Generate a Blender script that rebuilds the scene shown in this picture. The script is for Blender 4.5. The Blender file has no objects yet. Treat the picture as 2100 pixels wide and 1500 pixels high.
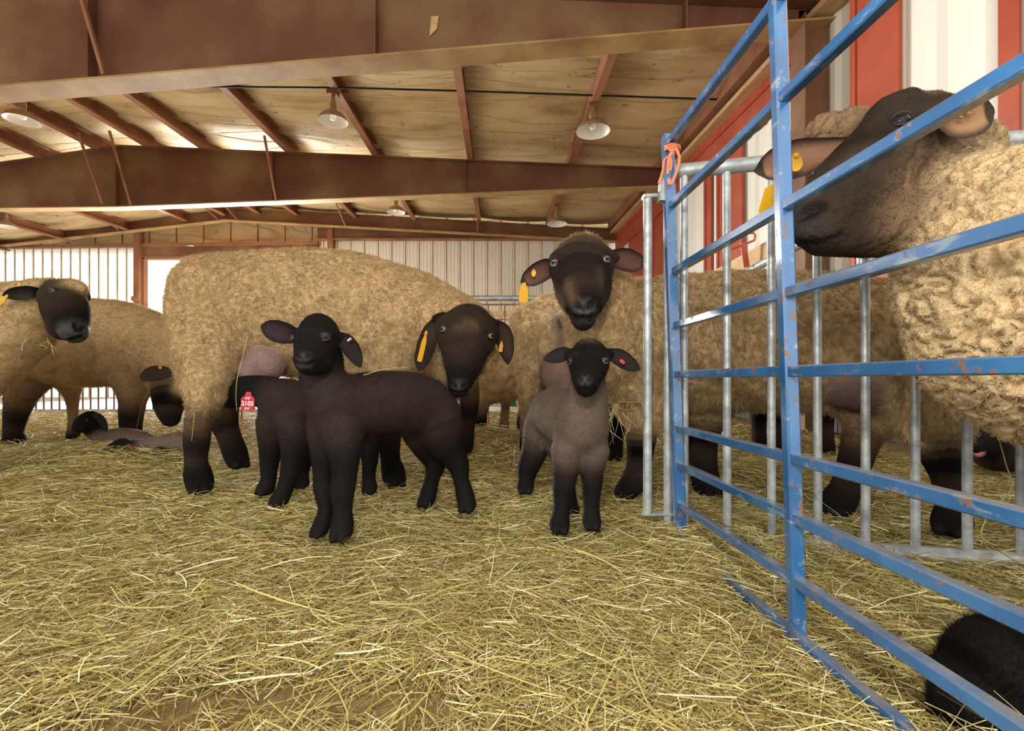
import bpy, math, random
import numpy as np
from mathutils import Vector, Matrix, noise as mnoise

# ------------------------------------------------------------------ camera, light, exposure
SC = bpy.context.scene
COL = SC.collection
F_PX = 1000.0            # focal length in pixels of the 2100 px wide frame
CAM_H = 0.38             # lens height above the bedding
HORIZ = 778.0            # image row of the horizon

cam_d = bpy.data.cameras.new('camera')
cam_d.sensor_width = 36.0
cam_d.lens = F_PX / 2100.0 * 36.0
cam_d.shift_y = (HORIZ - 750.0) / 2100.0
cam_d.clip_start = 0.02
cam = bpy.data.objects.new('camera', cam_d)
COL.objects.link(cam)
cam.location = (0, 0, CAM_H)
cam.rotation_euler = (math.pi / 2, 0, 0)
SC.camera = cam

w = bpy.data.worlds.new('sky')
SC.world = w
w.use_nodes = True
wb = w.node_tree.nodes['Background']
wb.inputs[0].default_value = (1.0, 0.96, 0.90, 1)
wb.inputs[1].default_value = 1.25

def add_light(name, kind, loc, power, color=(1, 1, 1), size=0.1, size_y=None, target=None):
    ld = bpy.data.lights.new(name, kind)
    ld.energy = power
    ld.color = color
    if kind == 'AREA':
        ld.size = size
        if size_y:
            ld.shape = 'RECTANGLE'
            ld.size_y = size_y
    elif kind in ('POINT', 'SPOT'):
        ld.shadow_soft_size = size
    o = bpy.data.objects.new(name, ld)
    COL.objects.link(o)
    o.location = loc
    if target is not None:
        o.rotation_euler = (Vector(target) - Vector(loc)).to_track_quat('-Z', 'Y').to_euler()
    return o

# the photographer's flash, a little above the lens
flash = add_light('camera_flash', 'POINT', (-0.04, -0.05, 0.80), 25.0, (1.0, 0.93, 0.82), 0.035)
# daylight coming in at the far doorway
dl = add_light('doorway_daylight', 'AREA', (-6.4, 11.7, 1.9), 760.0, (1.0, 0.97, 0.93), 4.4, 3.2, target=(-2.2, 2.5, 0.2))
dl.data.spread = math.radians(95)
# sun over the yard behind the far wall
sun = add_light('sun', 'SUN', (-6, 20, 12), 3.5, (1.0, 0.96, 0.90), 0.1, target=(-2.5, 12, 0))
sun.data.angle = math.radians(0.6)
# added ambient fill behind the lens, standing in for an unseen open barn end
add_light('open_end_fill', 'AREA', (-3.0, -5.0, 2.2), 140.0, (1.0, 0.94, 0.84), 9.0, 4.0, target=(-1.0, 5.0, 1.8))

SC.view_settings.view_transform = 'Standard'
SC.view_settings.look = 'None'
SC.view_settings.exposure = 0.58
SC.view_settings.gamma = 1.0
SC.view_settings.use_curve_mapping = False
try:
    SC.cycles.use_denoising = True
    SC.cycles.max_bounces = 6
    SC.cycles.diffuse_bounces = 4
    SC.cycles.glossy_bounces = 3
    SC.cycles.transmission_bounces = 4
    SC.cycles.use_adaptive_sampling = True
    SC.cycles_curves.subdivisions = 2
except Exception:
    pass

# ------------------------------------------------------------------ helpers
RNG = np.random.default_rng(7)
random.seed(7)

def P(px, py, d):
    """world point seen at (px, py) of the 2100x1500 frame, d metres in front of the lens"""
    return Vector(((px - 1050.0) / F_PX * d, d, CAM_H + (HORIZ - py) / F_PX * d))

def tag(o, label=None, cat=None, group=None, kind=None):
    if label: o['label'] = label
    if cat: o['category'] = cat
    if group: o['group'] = group
    if kind: o['kind'] = kind
    return o

def link(name, me, mat=None, parent=None, loc=(0, 0, 0)):
    o = bpy.data.objects.new(name, me)
    COL.objects.link(o)
    o.location = loc
    if mat is not None:
        for m in (mat if isinstance(mat, (list, tuple)) else [mat]):
            me.materials.append(m)
    if parent is not None:
        o.parent = parent
    return o

def empty(name, loc):
    o = bpy.data.objects.new(name, None)
    o.empty_display_size = 0.1
    COL.objects.link(o)
    o.location = loc
    return o

class MB:
    """collects boxes, tubes and lofts; build() links them as one mesh object"""
    def __init__(s):
        s.v, s.f, s.m, s.sm = [], [], [], []
    def add(s, vs, fs, m=0, smooth=False):
        b = len(s.v)
        s.v += [tuple(v) for v in vs]
        for f in fs:
            s.f.append(tuple(i + b for i in f)); s.m.append(m); s.sm.append(smooth)
    def box(s, c, size, rot=None, m=0):
        hx, hy, hz = size[0] / 2, size[1] / 2, size[2] / 2
        vs = [Vector((x, y, z)) for x in (-hx, hx) for y in (-hy, hy) for z in (-hz, hz)]
        if rot is not None:
            vs = [rot @ v for v in vs]
        c = Vector(c)
        s.add([v + c for v in vs], [(0, 1, 3, 2), (4, 6, 7, 5), (0, 4, 5, 1), (2, 3, 7, 6), (0, 2, 6, 4), (1, 5, 7, 3)], m)
    def bar(s, a, b, wd, ht, up=(0, 0, 1), bev=0.0, m=0):
        """rectangular bar from a to b, wd across, ht along up; chamfered edges when bev > 0"""
        a, b = Vector(a), Vector(b)
        t = (b - a).normalized()
        x = t.cross(Vector(up)).normalized()
        u = x.cross(t).normalized()
        hw, hh = wd / 2, ht / 2
        if bev > 0:
            pr = [(hw - bev, -hh), (hw, -hh + bev), (hw, hh - bev), (hw - bev, hh), (-hw + bev, hh), (-hw, hh - bev), (-hw, -hh + bev), (-hw + bev, -hh)]
        else:
            pr = [(hw, -hh), (hw, hh), (-hw, hh), (-hw, -hh)]
        n = len(pr)
        vs = [a + x * p + u * q for p, q in pr] + [b + x * p + u * q for p, q in pr]
        fs = [(i, (i + 1) % n, n + (i + 1) % n, n + i) for i in range(n)]
        fs += [tuple(reversed(range(n))), tuple(range(n, 2 * n))]
        s.add(vs, fs, m)
    def tube(s, pts, r, n=10, m=0, smooth=True, cap=True):
        pts = [Vector(p) for p in pts]
        rs = r if isinstance(r, (list, tuple)) else [r] * len(pts)
        ref = None
        vs, fs = [], []
        for i, p in enumerate(pts):
            t = (pts[min(i + 1, len(pts) - 1)] - pts[max(i - 1, 0)]).normalized()
            if ref is None:
                ref = t.orthogonal().normalized()
            ref = (ref - t * ref.dot(t)).normalized()
            y = t.cross(ref)
            for k in range(n):
                a = 2 * math.pi * k / n
                vs.append(p + (ref * math.cos(a) + y * math.sin(a)) * rs[i])
        for i in range(len(pts) - 1):
            for k in range(n):
                k2 = (k + 1) % n
                fs.append((i * n + k, i * n + k2, (i + 1) * n + k2, (i + 1) * n + k))
        s.add(vs, fs, m, smooth)
        if cap:
            L = (len(pts) - 1) * n
            s.add([vs[k] for k in range(n)], [tuple(reversed(range(n)))], m)
            s.add([vs[L + k] for k in range(n)], [tuple(range(n))], m)
    def lathe(s, c, prof, n=24, m=0, axis=None):
        """prof: (radius, height) pairs turned about the vertical through c"""
        c = Vector(c)
        vs, fs = [], []
        for r, z in prof:
            for k in range(n):
                a = 2 * math.pi * k / n
                v = Vector((r * math.cos(a), r * math.sin(a), z))
                vs.append(c + (axis @ v if axis is not None else v))
        for i in range(len(prof) - 1):
            for k in range(n):
                k2 = (k + 1) % n
                fs.append((i * n + k, i * n + k2, (i + 1) * n + k2, (i + 1) * n + k))
        s.add(vs, fs, m, True)
    def build(s, name, mat, parent=None, loc=None):
        me = bpy.data.meshes.new(name)
        off = Vector(loc) if loc is not None else Vector((0, 0, 0))
        if parent is not None and loc is None:
            off = parent.matrix_basis.translation.copy() if parent.parent is None else parent.parent.matrix_basis.translation + parent.matrix_basis.translation
        me.from_pydata([tuple(Vector(v) - off) for v in s.v], [], s.f)
        me.polygons.foreach_set('material_index', s.m)
        me.polygons.foreach_set('use_smooth', s.sm)
        me.update()
        return link(name, me, mat, parent, loc if (loc is not None and parent is None) else (0, 0, 0))

# ------------------------------------------------------------------ materials
def new_mat(name):
    m = bpy.data.materials.new(name)
    m.use_nodes = True
    nt = m.node_tree
    return m, nt, nt.nodes['Principled BSDF']

def nd(nt, typ, **kw):
    n = nt.nodes.new(typ)
    for k, v in kw.items():
        if k.startswith('i_'):
            key = k[2:]
            n.inputs[int(key) if key.isdigit() else key.replace('_', ' ')].default_value = v
        else:
            setattr(n, k, v)
    return n

def ramp(nt, fac, stops):
    r = nt.nodes.new('ShaderNodeValToRGB')
    el = r.color_ramp.elements
    while len(el) > 1:
        el.remove(el[-1])
    el[0].position = stops[0][0]; el[0].color = (*stops[0][1], 1)
    for p, c in stops[1:]:
        e = el.new(p); e.color = (*c, 1)
    nt.links.new(fac, r.inputs[0])
    return r.outputs[0]

def noise_tex(nt, scale, detail=4, rough=0.55, coord='Object', stretch=None, dist=0.0):
    tc = nt.nodes.new('ShaderNodeTexCoord')
    out = tc.outputs[coord]
    if stretch:
        mp = nt.nodes.new('ShaderNodeMapping')
        mp.inputs['Scale'].default_value = stretch
        nt.links.new(out, mp.inputs[0]); out = mp.outputs[0]
    n = nd(nt, 'ShaderNodeTexNoise', i_Scale=scale, i_Detail=detail, i_Roughness=rough, i_Distortion=dist)
    nt.links.new(out, n.inputs['Vector'])
    return n.outputs['Fac']

def mixc(nt, fac, a, b, mode='MIX'):
    n = nd(nt, 'ShaderNodeMix', data_type='RGBA', blend_type=mode)
    for sock, val in ((n.inputs[0], fac), (n.inputs[6], a), (n.inputs[7], b)):
        if isinstance(val, bpy.types.NodeSocket):
            nt.links.new(val, sock)
        elif isinstance(val, (tuple, list)):
            sock.default_value = (*val, 1) if len(val) == 3 else val
        else:
            sock.default_value = val
    return n.outputs[2]

def bump(nt, bsdf, height, strength=0.4, dist=0.01):
    b = nd(nt, 'ShaderNodeBump', i_Strength=strength, i_Distance=dist)
    nt.links.new(height, b.inputs['Height'])
    nt.links.new(b.outputs[0], bsdf.inputs['Normal'])

def noisy(name, stops, scale=5.0, rough=0.7, metallic=0.0, detail=5, bstr=0.0, bscale=40, bdist=0.004, stretch=None, spec=0.3, coord='Object'):
    m, nt, b = new_mat(name)
    f = noise_tex(nt, scale, detail, coord=coord, stretch=stretch)
    nt.links.new(ramp(nt, f, stops), b.inputs['Base Color'])
    b.inputs['Roughness'].default_value = rough
    b.inputs['Metallic'].default_value = metallic
    b.inputs['Specular IOR Level'].default_value = spec
    if bstr:
        bump(nt, b, noise_tex(nt, bscale, 4, coord=coord), bstr, bdist)
    return m

M = {}
M['beam'] = noisy('oxide_primer_steel', [(.28, (.120, .042, .024)), (.45, (.165, .075, .040)), (.58, (.22, .125, .060)), (.75, (.28, .19, .09))], 1.1, .6, 0, 6, .15, 60, .002)
M['beam_light'] = noisy('dusty_steel', [(.3, (.28, .155, .060)), (.6, (.43, .285, .12))], 3, .7)
M['purlin'] = noisy('purlin_steel', [(.3, (.22, .085, .045)), (.6, (.34, .16, .08))], 2.5, .65)
M['red'] = noisy('red_oxide_paint', [(.3, (.33, .055, .025)), (.55, (.42, .085, .040)), (.75, (.32, .07, .04))], 2.2, .5)
M['dark_wood'] = noisy('weathered_board', [(.3, (.05, .045, .042)), (.7, (.13, .115, .105))], 4, .85, stretch=(8, 8, 1))
M['wood'] = noisy('sawn_timber', [(.3, (.45, .29, .13)), (.7, (.62, .44, .23))], 3, .8, stretch=(6, 1, 6))
M['concrete'] = noisy('concrete', [(.3, (.50, .46, .42)), (.7, (.66, .62, .58))], 3, .9)
M['black'] = noisy('black_rod', [(.3, (.012, .012, .012)), (.7, (.03, .03, .028))], 8, .6)
M['lamp_white'] = noisy('white_enamel', [(.3, (.80, .77, .70)), (.7, (.88, .86, .80))], 8, .35)
M['lamp_out'] = noisy('dusty_enamel', [(.3, (.30, .22, .12)), (.7, (.45, .34, .19))], 8, .6)
M['twine'] = noisy('orange_twine', [(.3, (.75, .16, .07)), (.7, (.85, .28, .14))], 120, .7)
M['blue_plastic'] = noisy('navy_plastic', [(.3, (.02, .025, .10)), (.7, (.03, .04, .16))], 6, .4)
M['green_plastic'] = noisy('green_plastic', [(.3, (.02, .14, .04)), (.7, (.03, .22, .07))], 6, .4)
M['yellow'] = noisy('yellow_tag_plastic', [(.35, (.52, .27, .008)), (.65, (.60, .33, .010))], 40, .4)
M['red_tag'] = noisy('red_tag_plastic', [(.35, (.36, .008, .02)), (.65, (.42, .012, .028))], 40, .4)
M['white_ink'] = noisy('white_ink', [(.35, (.85, .82, .80)), (.65, (.9, .88, .86))], 40, .6)
M['green_ink'] = noisy('faded_green_ink', [(.35, (.35, .36, .08)), (.65, (.40, .40, .10))], 40, .6)
M['steel_pin'] = noisy('steel_pin', [(.35, (.6, .6, .62)), (.65, (.7, .7, .72))], 40, .3, .9)

def mk_white_sheet(name, base, tl):
    m, nt, b = new_mat(name)
    f = noise_tex(nt, 1.2, 6, stretch=(1, 1, .25))
    nt.links.new(ramp(nt, f, [(.3, tuple(c * .86 for c in base)), (.6, base)]), b.inputs['Base Color'])
    b.inputs['Roughness'].default_value = .45
    if tl:
        t = nd(nt, 'ShaderNodeBsdfTranslucent'); t.inputs[0].default_value = (.85, .84, .78, 1)
        mx = nd(nt, 'ShaderNodeMixShader', i_0=tl)
        nt.links.new(b.outputs[0], mx.inputs[1]); nt.links.new(t.outputs[0], mx.inputs[2])
        nt.links.new(mx.outputs[0], nt.nodes['Material Output'].inputs[0])
    return m
M['seam'] = noisy('brown_seam', [(.35, (.36, .25, .13)), (.65, (.55, .42, .26))], 6, .7)  # brown for the steep sides of the wall ribs
M['sheet'] = mk_white_sheet('white_steel_sheet', (.84, .82, .73), 0)
M['sheet_fiber'] = mk_white_sheet('translucent_wall_sheet', (.80, .79, .74), .45)

def mk_insul():
    m, nt, b = new_mat('faced_roof_insulation')
    f = noise_tex(nt, .9, 6, .6, stretch=(1, 2.2, 1))
    c = ramp(nt, f, [(.28, (.36, .235, .105)), (.45, (.56, .42, .215)), (.6, (.65, .51, .285)), (.8, (.70, .58, .36))])
    f2 = noise_tex(nt, 7, 5, .6)
    c2 = mixc(nt, ramp(nt, f2, [(.62, (0, 0, 0)), (.72, (1, 1, 1))]), c, (.22, .13, .07))
    nt.links.new(c2, b.inputs['Base Color'])
    b.inputs['Roughness'].default_value = .55
    b.inputs['Specular IOR Level'].default_value = .14
    # creases of the facing run across between the purlins, their shade darkened into the colour
    cr_ = noise_tex(nt, 1.0, 2, .4, stretch=(.28, 2.2, 1), dist=.3)
    ln = ramp(nt, cr_, [(.455, (1, 1, 1)), (.485, (.45, .45, .45)), (.50, (.9, .9, .9)), (.56, (1, 1, 1)), (.585, (.6, .6, .6)), (.60, (1, 1, 1))])
    nt.links.new(mixc(nt, .5, c2, ln, 'MULTIPLY'), b.inputs['Base Color'])
    ad = nd(nt, 'ShaderNodeMath', operation='MULTIPLY_ADD'); ad.inputs[1].default_value = 2.5
    nt.links.new(ln, ad.inputs[0]); nt.links.new(noise_tex(nt, 22, 3, .6, stretch=(1, 2, 1)), ad.inputs[2])
    bump(nt, b, ad.outputs[0], .5, .02)
    return m
M['insul'] = mk_insul()

def mk_blue():
    m, nt, b = new_mat('worn_blue_paint')
    f = noise_tex(nt, 9, 6, .6)
    base = ramp(nt, f, [(.3, (.014, .075, .20)), (.55, (.024, .115, .29)), (.75, (.04, .16, .35))])
    sc = ramp(nt, noise_tex(nt, 45, 5, .65, stretch=(1, .35, 1)), [(.58, (0, 0, 0)), (.68, (1, 1, 1))])
    c1 = mixc(nt, sc, base, (.20, .26, .31))
    ru = ramp(nt, noise_tex(nt, 30, 6, .7), [(.595, (0, 0, 0)), (.64, (1, 1, 1))])
    c2 = mixc(nt, ru, c1, (.17, .075, .03))
    # pale sky reflection painted as a patchy grey tint on the upper faces
    g = nd(nt, 'ShaderNodeNewGeometry')
    sx = nd(nt, 'ShaderNodeSeparateXYZ'); nt.links.new(g.outputs['Normal'], sx.inputs[0])
    up = ramp(nt, sx.outputs[2], [(.5, (0, 0, 0)), (.9, (1, 1, 1))])
    tint_var = ramp(nt, noise_tex(nt, 22, 5, .6), [(.35, (.25, .25, .25)), (.6, (.8, .8, .8))])
    sky_tint = mixc(nt, 1.0, up, tint_var, 'MULTIPLY')
    c3 = mixc(nt, sky_tint, c2, (.22, .21, .20))
    nt.links.new(c3, b.inputs['Base Color'])
    nt.links.new(ramp(nt, ru, [(0, (.24, .24, .24)), (1, (.8, .8, .8))]), b.inputs['Roughness'])
    b.inputs['Specular IOR Level'].default_value = .8
    b.inputs['Coat Weight'].default_value = .7
    b.inputs['Coat Roughness'].default_value = .10
    bump(nt, b, ru, .25, .001)
    return m
M['blue'] = mk_blue()

def mk_galv():
    m, nt, b = new_mat('galvanised_steel')
    f = noise_tex(nt, 30, 5, .65)
    nt.links.new(ramp(nt, f, [(.3, (.20, .225, .235)), (.5, (.33, .36, .37)), (.72, (.50, .53, .545))]), b.inputs['Base Color'])
    b.inputs['Metallic'].default_value = .35
    nt.links.new(ramp(nt, f, [(.3, (.55, .55, .55)), (.7, (.36, .36, .36))]), b.inputs['Roughness'])
    bump(nt, b, noise_tex(nt, 160, 3), .1, .001)
    return m
M['galv'] = mk_galv()

def mk_coat(name, bscale, bstr, bdist, rough=.9, spec=.15, stretch=None):
    """animal coat: the colour comes from the coat's own colouring (attribute), with a little mottling"""
    m, nt, b = new_mat(name)
    a = nd(nt, 'ShaderNodeAttribute', attribute_name='Coat')
    f = noise_tex(nt, 14, 6, .6)
    c = mixc(nt, 1.0, a.outputs['Color'], ramp(nt, f, [(.25, (.66, .66, .66)), (.55, (1, 1, 1)), (.8, (1.0, 1.0, 1.0))]), 'MULTIPLY')
    nt.links.new(c, b.inputs['Base Color'])
    gl = nd(nt, 'ShaderNodeMapRange', i_3=.34, i_4=rough)       # bare nose skin is smoother than the coat
    nt.links.new(a.outputs['Alpha'], gl.inputs[0])
    nt.links.new(gl.outputs[0], b.inputs['Roughness'])
    b.inputs['Specular IOR Level'].default_value = spec
    bump(nt, b, noise_tex(nt, bscale, 4, .65, stretch=stretch, dist=.6), bstr, bdist)
    return m
M['wool'] = mk_coat('fleece_skin', 60, .7, .012)
M['lambcoat'] = mk_coat('lamb_coat', 190, .55, .004, .75, .16)

def mk_hair(name, rough=.8, spec=.2, tl=0):
    m, nt, b = new_mat(name)
    a = nd(nt, 'ShaderNodeAttribute', attribute_name='Coat')
    nt.links.new(a.outputs['Color'], b.inputs['Base Color'])
    b.inputs['Roughness'].default_value = rough
    b.inputs['Specular IOR Level'].default_value = spec
    if tl:          # wool fibres let light from behind through
        t = nd(nt, 'ShaderNodeBsdfTranslucent'); nt.links.new(a.outputs['Color'], t.inputs[0])
        mx = nd(nt, 'ShaderNodeMixShader', i_0=tl)
        nt.links.new(b.outputs[0], mx.inputs[1]); nt.links.new(t.outputs[0], mx.inputs[2])
        nt.links.new(mx.outputs[0], nt.nodes['Material Output'].inputs[0])
    return m
M['hair'] = mk_hair('wool_fibre', tl=.30)
M['fur'] = mk_hair('lamb_fur', .65, .10)

def mk_attr(name, rough, spec=.5):
    m, nt, b = new_mat(name)
    a = nd(nt, 'ShaderNodeAttribute', attribute_name='Coat')
    nt.links.new(a.outputs['Color'], b.inputs['Base Color'])
    b.inputs['Roughness'].default_value = rough
    b.inputs['Specular IOR Level'].default_value = spec
    return m
M['eye'] = mk_attr('eyeball', .06, .22)
M['ear'] = mk_attr('ear_skin', .8, .2)
M['lid'] = noisy('dark_eyelid', [(.3, (.014, .011, .010)), (.7, (.03, .022, .018))], 60, .5)
M['hoof'] = noisy('hoof_horn', [(.3, (.012, .010, .009)), (.7, (.03, .024, .02))], 20, .5)

def mk_straw():
    m, nt, b = new_mat('hay_stalks')
    g = nd(nt, 'ShaderNodeNewGeometry')
    c = ramp(nt, g.outputs['Random Per Island'], [(0.0, (.17, .09, .03)), (.12, (.29, .20, .06)), (.33, (.43, .35, .115)), (.55, (.36, .335, .125)), (.74, (.53, .45, .18)), (.88, (.70, .61, .31)), (1.0, (.88, .82, .56))])
    nt.links.new(c, b.inputs['Base Color'])
    b.inputs['Roughness'].default_value = .65
    b.inputs['Specular IOR Level'].default_value = .15
    return m
M['straw'] = mk_straw()

def mk_floor():
    m, nt, b = new_mat('litter_floor')
    f = noise_tex(nt, 60, 6, .7, stretch=(1, 1, 1), dist=1.5)
    c = ramp(nt, f, [(.3, (.10, .062, .02)), (.5, (.20, .14, .045)), (.7, (.36, .28, .10))])  # litter colour; its dark tones also imitate shadow in the gaps between stalks
    f2 = noise_tex(nt, 1.6, 4, .5)
    c2 = mixc(nt, ramp(nt, f2, [(.45, (0, 0, 0)), (.62, (1, 1, 1))]), c, (.17, .095, .035), 'MIX')
    nt.links.new(c2, b.inputs['Base Color'])
    b.inputs['Roughness'].default_value = .95
    bump(nt, b, f, .6, .01)
    return m
M['floor'] = mk_floor()
# ------------------------------------------------------------------ the barn: floor, roof, frames, walls
AX = -0.035                          # the barn's long axis leans a little to the left of the lens axis
Y_N, Y_M, Y_F = 4.0, 7.4, 10.8       # three steel frames
RISE = 0.043                         # the roof line climbs a little towards the far end
X_RIDGE = -5.85
Z_RIDGE_M = 3.90                     # top of the middle frame at the ridge
Z_EAVE_M = 3.56

def roof_z(x, y):
    """underside of the purlin line (top of the frames)"""
    xr = X_RIDGE + AX * (y - Y_M)
    s = 0.0405 if x > xr else 0.15
    return Z_RIDGE_M - abs(x - xr) * s + RISE * (y - Y_M)

MOUNDS = [(-0.12, 2.55, .34, .30, .16), (-1.9, 2.5, .45, .35, .05), (-2.35, 2.3, .4, .22, .07), (0.42, 1.2, .22, .2, .03), (0.14, 1.52, .16, .14, .035),
          (-1.5, 1.5, .4, .3, .02), (0.0, 0.72, .28, .18, .02), (0.9, 2.0, .5, .3, .04), (-3.4, 3.6, .8, .5, .06), (1.5, 1.6, .3, .2, .0)]
def hay_h(x, y):
    x = np.asarray(x, float); y = np.asarray(y, float)
    h = -0.028 + 0.012 * np.sin(x * 5.1 + 1.3 * np.sin(y * 3.7)) * np.cos(y * 4.3 + .6) + .006 * np.sin(x * 13 + y * 9) * np.sin(y * 15 - x * 4)
    for mx, my, sx, sy, a in MOUNDS:
        h = h + a * np.exp(-((x - mx) / sx) ** 2 - ((y - my) / sy) ** 2)
    return h

def grid_mesh(name, xs, ys, zf, mat):
    X, Y = np.meshgrid(xs, ys, indexing='ij')
    Z = zf(X, Y)
    v = np.stack([X, Y, Z], -1).reshape(-1, 3)
    nx, ny = len(xs), len(ys)
    i = np.arange(nx - 1)[:, None] * ny + np.arange(ny - 1)[None, :]
    f = np.stack([i, i + ny, i + ny + 1, i + 1], -1).reshape(-1, 4)
    me = np_mesh(name, v, f)
    return link(name, me, mat)

def np_mesh(name, v, f, smooth=True):
    me = bpy.data.meshes.new(name)
    nv, nf = len(v), len(f)
    k = f.shape[1]
    me.vertices.add(nv)
    me.vertices.foreach_set('co', np.ascontiguousarray(v, dtype=np.float32).ravel())
    me.loops.add(nf * k)
    me.loops.foreach_set('vertex_index', np.ascontiguousarray(f, dtype=np.int32).ravel())
    me.polygons.add(nf)
    me.polygons.foreach_set('loop_start', np.arange(0, nf * k, k, dtype=np.int32))
    me.polygons.foreach_set('loop_total', np.full(nf, k, dtype=np.int32))
    me.polygons.foreach_set('use_smooth', np.full(nf, smooth))
    me.update(calc_edges=True)
    return me

def set_color(me, col, name='Coat', alpha=None):
    a = me.color_attributes.new(name, 'FLOAT_COLOR', 'POINT')
    c = np.ones((len(me.vertices), 4), np.float32)
    c[:, :3] = col
    if alpha is not None:
        c[:, 3] = alpha
    a.data.foreach_set('color', c.ravel())

fl = grid_mesh('floor', np.linspace(-8, 4, 260), np.concatenate([np.linspace(-1.2, 3, 120), np.linspace(3.05, 6.3, 40)]), lambda x, y: hay_h(x, y) - .012, M['floor'])
tag(fl, 'trampled brown litter floor under the hay', 'floor', kind='structure')
mb = MB()
mb.box((-4, 9.0, -.06), (26, 5.6, .06))
tag(mb.build('floor_alley', M['concrete']), 'pale concrete alley floor beyond the hay pen', 'floor', kind='structure')
mb = MB()
mb.box((-4, 3.5, -.2), (26, 20, .05))
tag(mb.build('floor_slab', M['concrete']), 'concrete slab under the bedding', 'floor', kind='structure')

# roof lining sheet, sagging a little between the purlins
PURL = [-12.6, -11.2, -9.8, -8.4, -7.1, -6.25, -5.50, -4.66, -3.37, -2.06, -.63, .90, 2.30]
PDIR = -.028
def purl_x(x0, y): return x0 + PDIR * (y - Y_M)
def ceil_z(X, Y):
    xs = np.array(PURL)
    base = np.vectorize(roof_z)(X, Y) + .20
    Xm = X - PDIR * (Y - Y_M)
    i = np.clip(np.searchsorted(xs, Xm) - 1, 0, len(xs) - 2)
    t = np.clip((Xm - xs[i]) / (xs[i + 1] - xs[i]), 0, 1)
    return base - .05 * np.sin(np.pi * t) * (.6 + .4 * np.sin(Y * 4.1 + xs[i])) - .012 * np.sin(Y * 9.0 + 3 * np.sin(X))
ce = grid_mesh('ceiling', np.linspace(-13.5, 2.75, 160), np.linspace(-1.0, 11.1, 150), ceil_z, M['insul'])
tag(ce, 'sagging tan faced insulation under the roof', 'ceiling', kind='structure')

# purlins: C sections on top of the frames
GP = 'steel purlins under the roof'
wheres = ['far left by the side', 'left slope, second', 'left slope, third', 'left slope, fourth', 'left slope next to the ridge', 'left of the ridge line', 'right of the ridge line, with the left dome lamp', 'third right of the ridge', 'fourth right of the ridge', 'with the middle dome lamp', 'between the two nearer dome lamps', 'with the right dome lamp', 'along the right eave']
for k, x0 in enumerate(PURL):
    if x0 < -11.5: continue
    mb = MB()
    seg = np.linspace(-.8, 10.95, 2)
    for (ox, oz, wd, ht) in ((-.040, .10, .008, .20), (0, .005, .085, .010), (0, .195, .085, .010), (.040, .016, .006, .028)):
        a = Vector((purl_x(x0, seg[0]) + ox, seg[0], roof_z(purl_x(x0, seg[0]), seg[0]) + oz))
        b = Vector((purl_x(x0, seg[1]) + ox, seg[1], roof_z(purl_x(x0, seg[1]), seg[1]) + oz))
        mb.bar(a, b, wd, ht)
    tag(mb.build('purlin', M['purlin']), 'brown steel purlin under the roof, ' + wheres[k], 'purlin', GP, 'structure')

# steel frames: tapered I beams
def i_beam(name, y, bot, top, fw, label, xs_stiff=()):
    """bot / top: (x, z) polylines of the lower and the upper flange"""
    mb = MB()
    bx = [p[0] for p in bot]; bz = [p[1] for p in bot]
    tx = [p[0] for p in top]; tz = [p[1] for p in top]
    xs = sorted(set(bx) | set(tx))
    for x0, x1 in zip(xs[:-1], xs[1:]):
        b0, b1 = np.interp(x0, bx, bz), np.interp(x1, bx, bz)
        t0, t1 = np.interp(x0, tx, tz), np.interp(x1, tx, tz)
        vs = [(x0, y - .006, b0), (x1, y - .006, b1), (x1, y - .006, t1), (x0, y - .006, t0), (x0, y + .006, b0), (x1, y + .006, b1), (x1, y + .006, t1), (x0, y + .006, t0)]
        mb.add(vs, [(0, 1, 2, 3), (7, 6, 5, 4), (0, 4, 5, 1), (3, 2, 6, 7), (0, 3, 7, 4), (1, 5, 6, 2)], 0)
    for (pts, s, m) in ((bot, -1, 1), (top, 1, 0)):
        for (xa, za), (xb, zb) in zip(pts[:-1], pts[1:]):
            mb.bar((xa, y, za + s * .008), (xb, y, zb + s * .008), fw, .016, m=m)
    for x in xs_stiff:
        mb.bar((x, y - .05, np.interp(x, bx, bz)), (x, y - .05, np.interp(x, tx, tz)), .012, fw * .45, up=(0, 1, 0), m=0)
    return tag(mb.build(name, [M['beam'], M['beam_light']]), label, 'roof beam', 'tapered steel roof beams', 'structure')

def zt(x, y): return roof_z(x, y) - .02
i_beam('roof_beam', Y_N, [(-9, 2.9), (-5.73, 2.60), (2.60, 3.28)], [(-9, zt(-9, Y_N)), (-5.73, zt(-5.73, Y_N)), (2.60, zt(2.60, Y_N))], .22, 'nearest deep brown steel roof beam across the top of the photo', (-3.4, -1.1, 1.4))
i_beam('roof_beam', Y_M, [(-11, 2.93), (-5.95, 2.98), (2.48, 3.30)], [(-11, 3.15), (-5.9, 3.885), (2.48, 3.535)], .17, 'middle brown steel roof beam with its peak above the left ewes', (-5.95, -3.6, -.7))
zf = lambda px, py: CAM_H + (HORIZ - py) / F_PX * Y_F
xf = lambda px: (px - 1050) / F_PX * Y_F
i_beam('roof_beam', Y_F, [(xf(-150), zf(0, 522)), (xf(465), zf(0, 452)), (xf(1275), zf(0, 496))], [(xf(-150), zf(0, 502)), (xf(465), zf(0, 428)), (xf(1275), zf(0, 474))], .16, 'farthest slim brown steel roof beam under the far gable', ())
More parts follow.
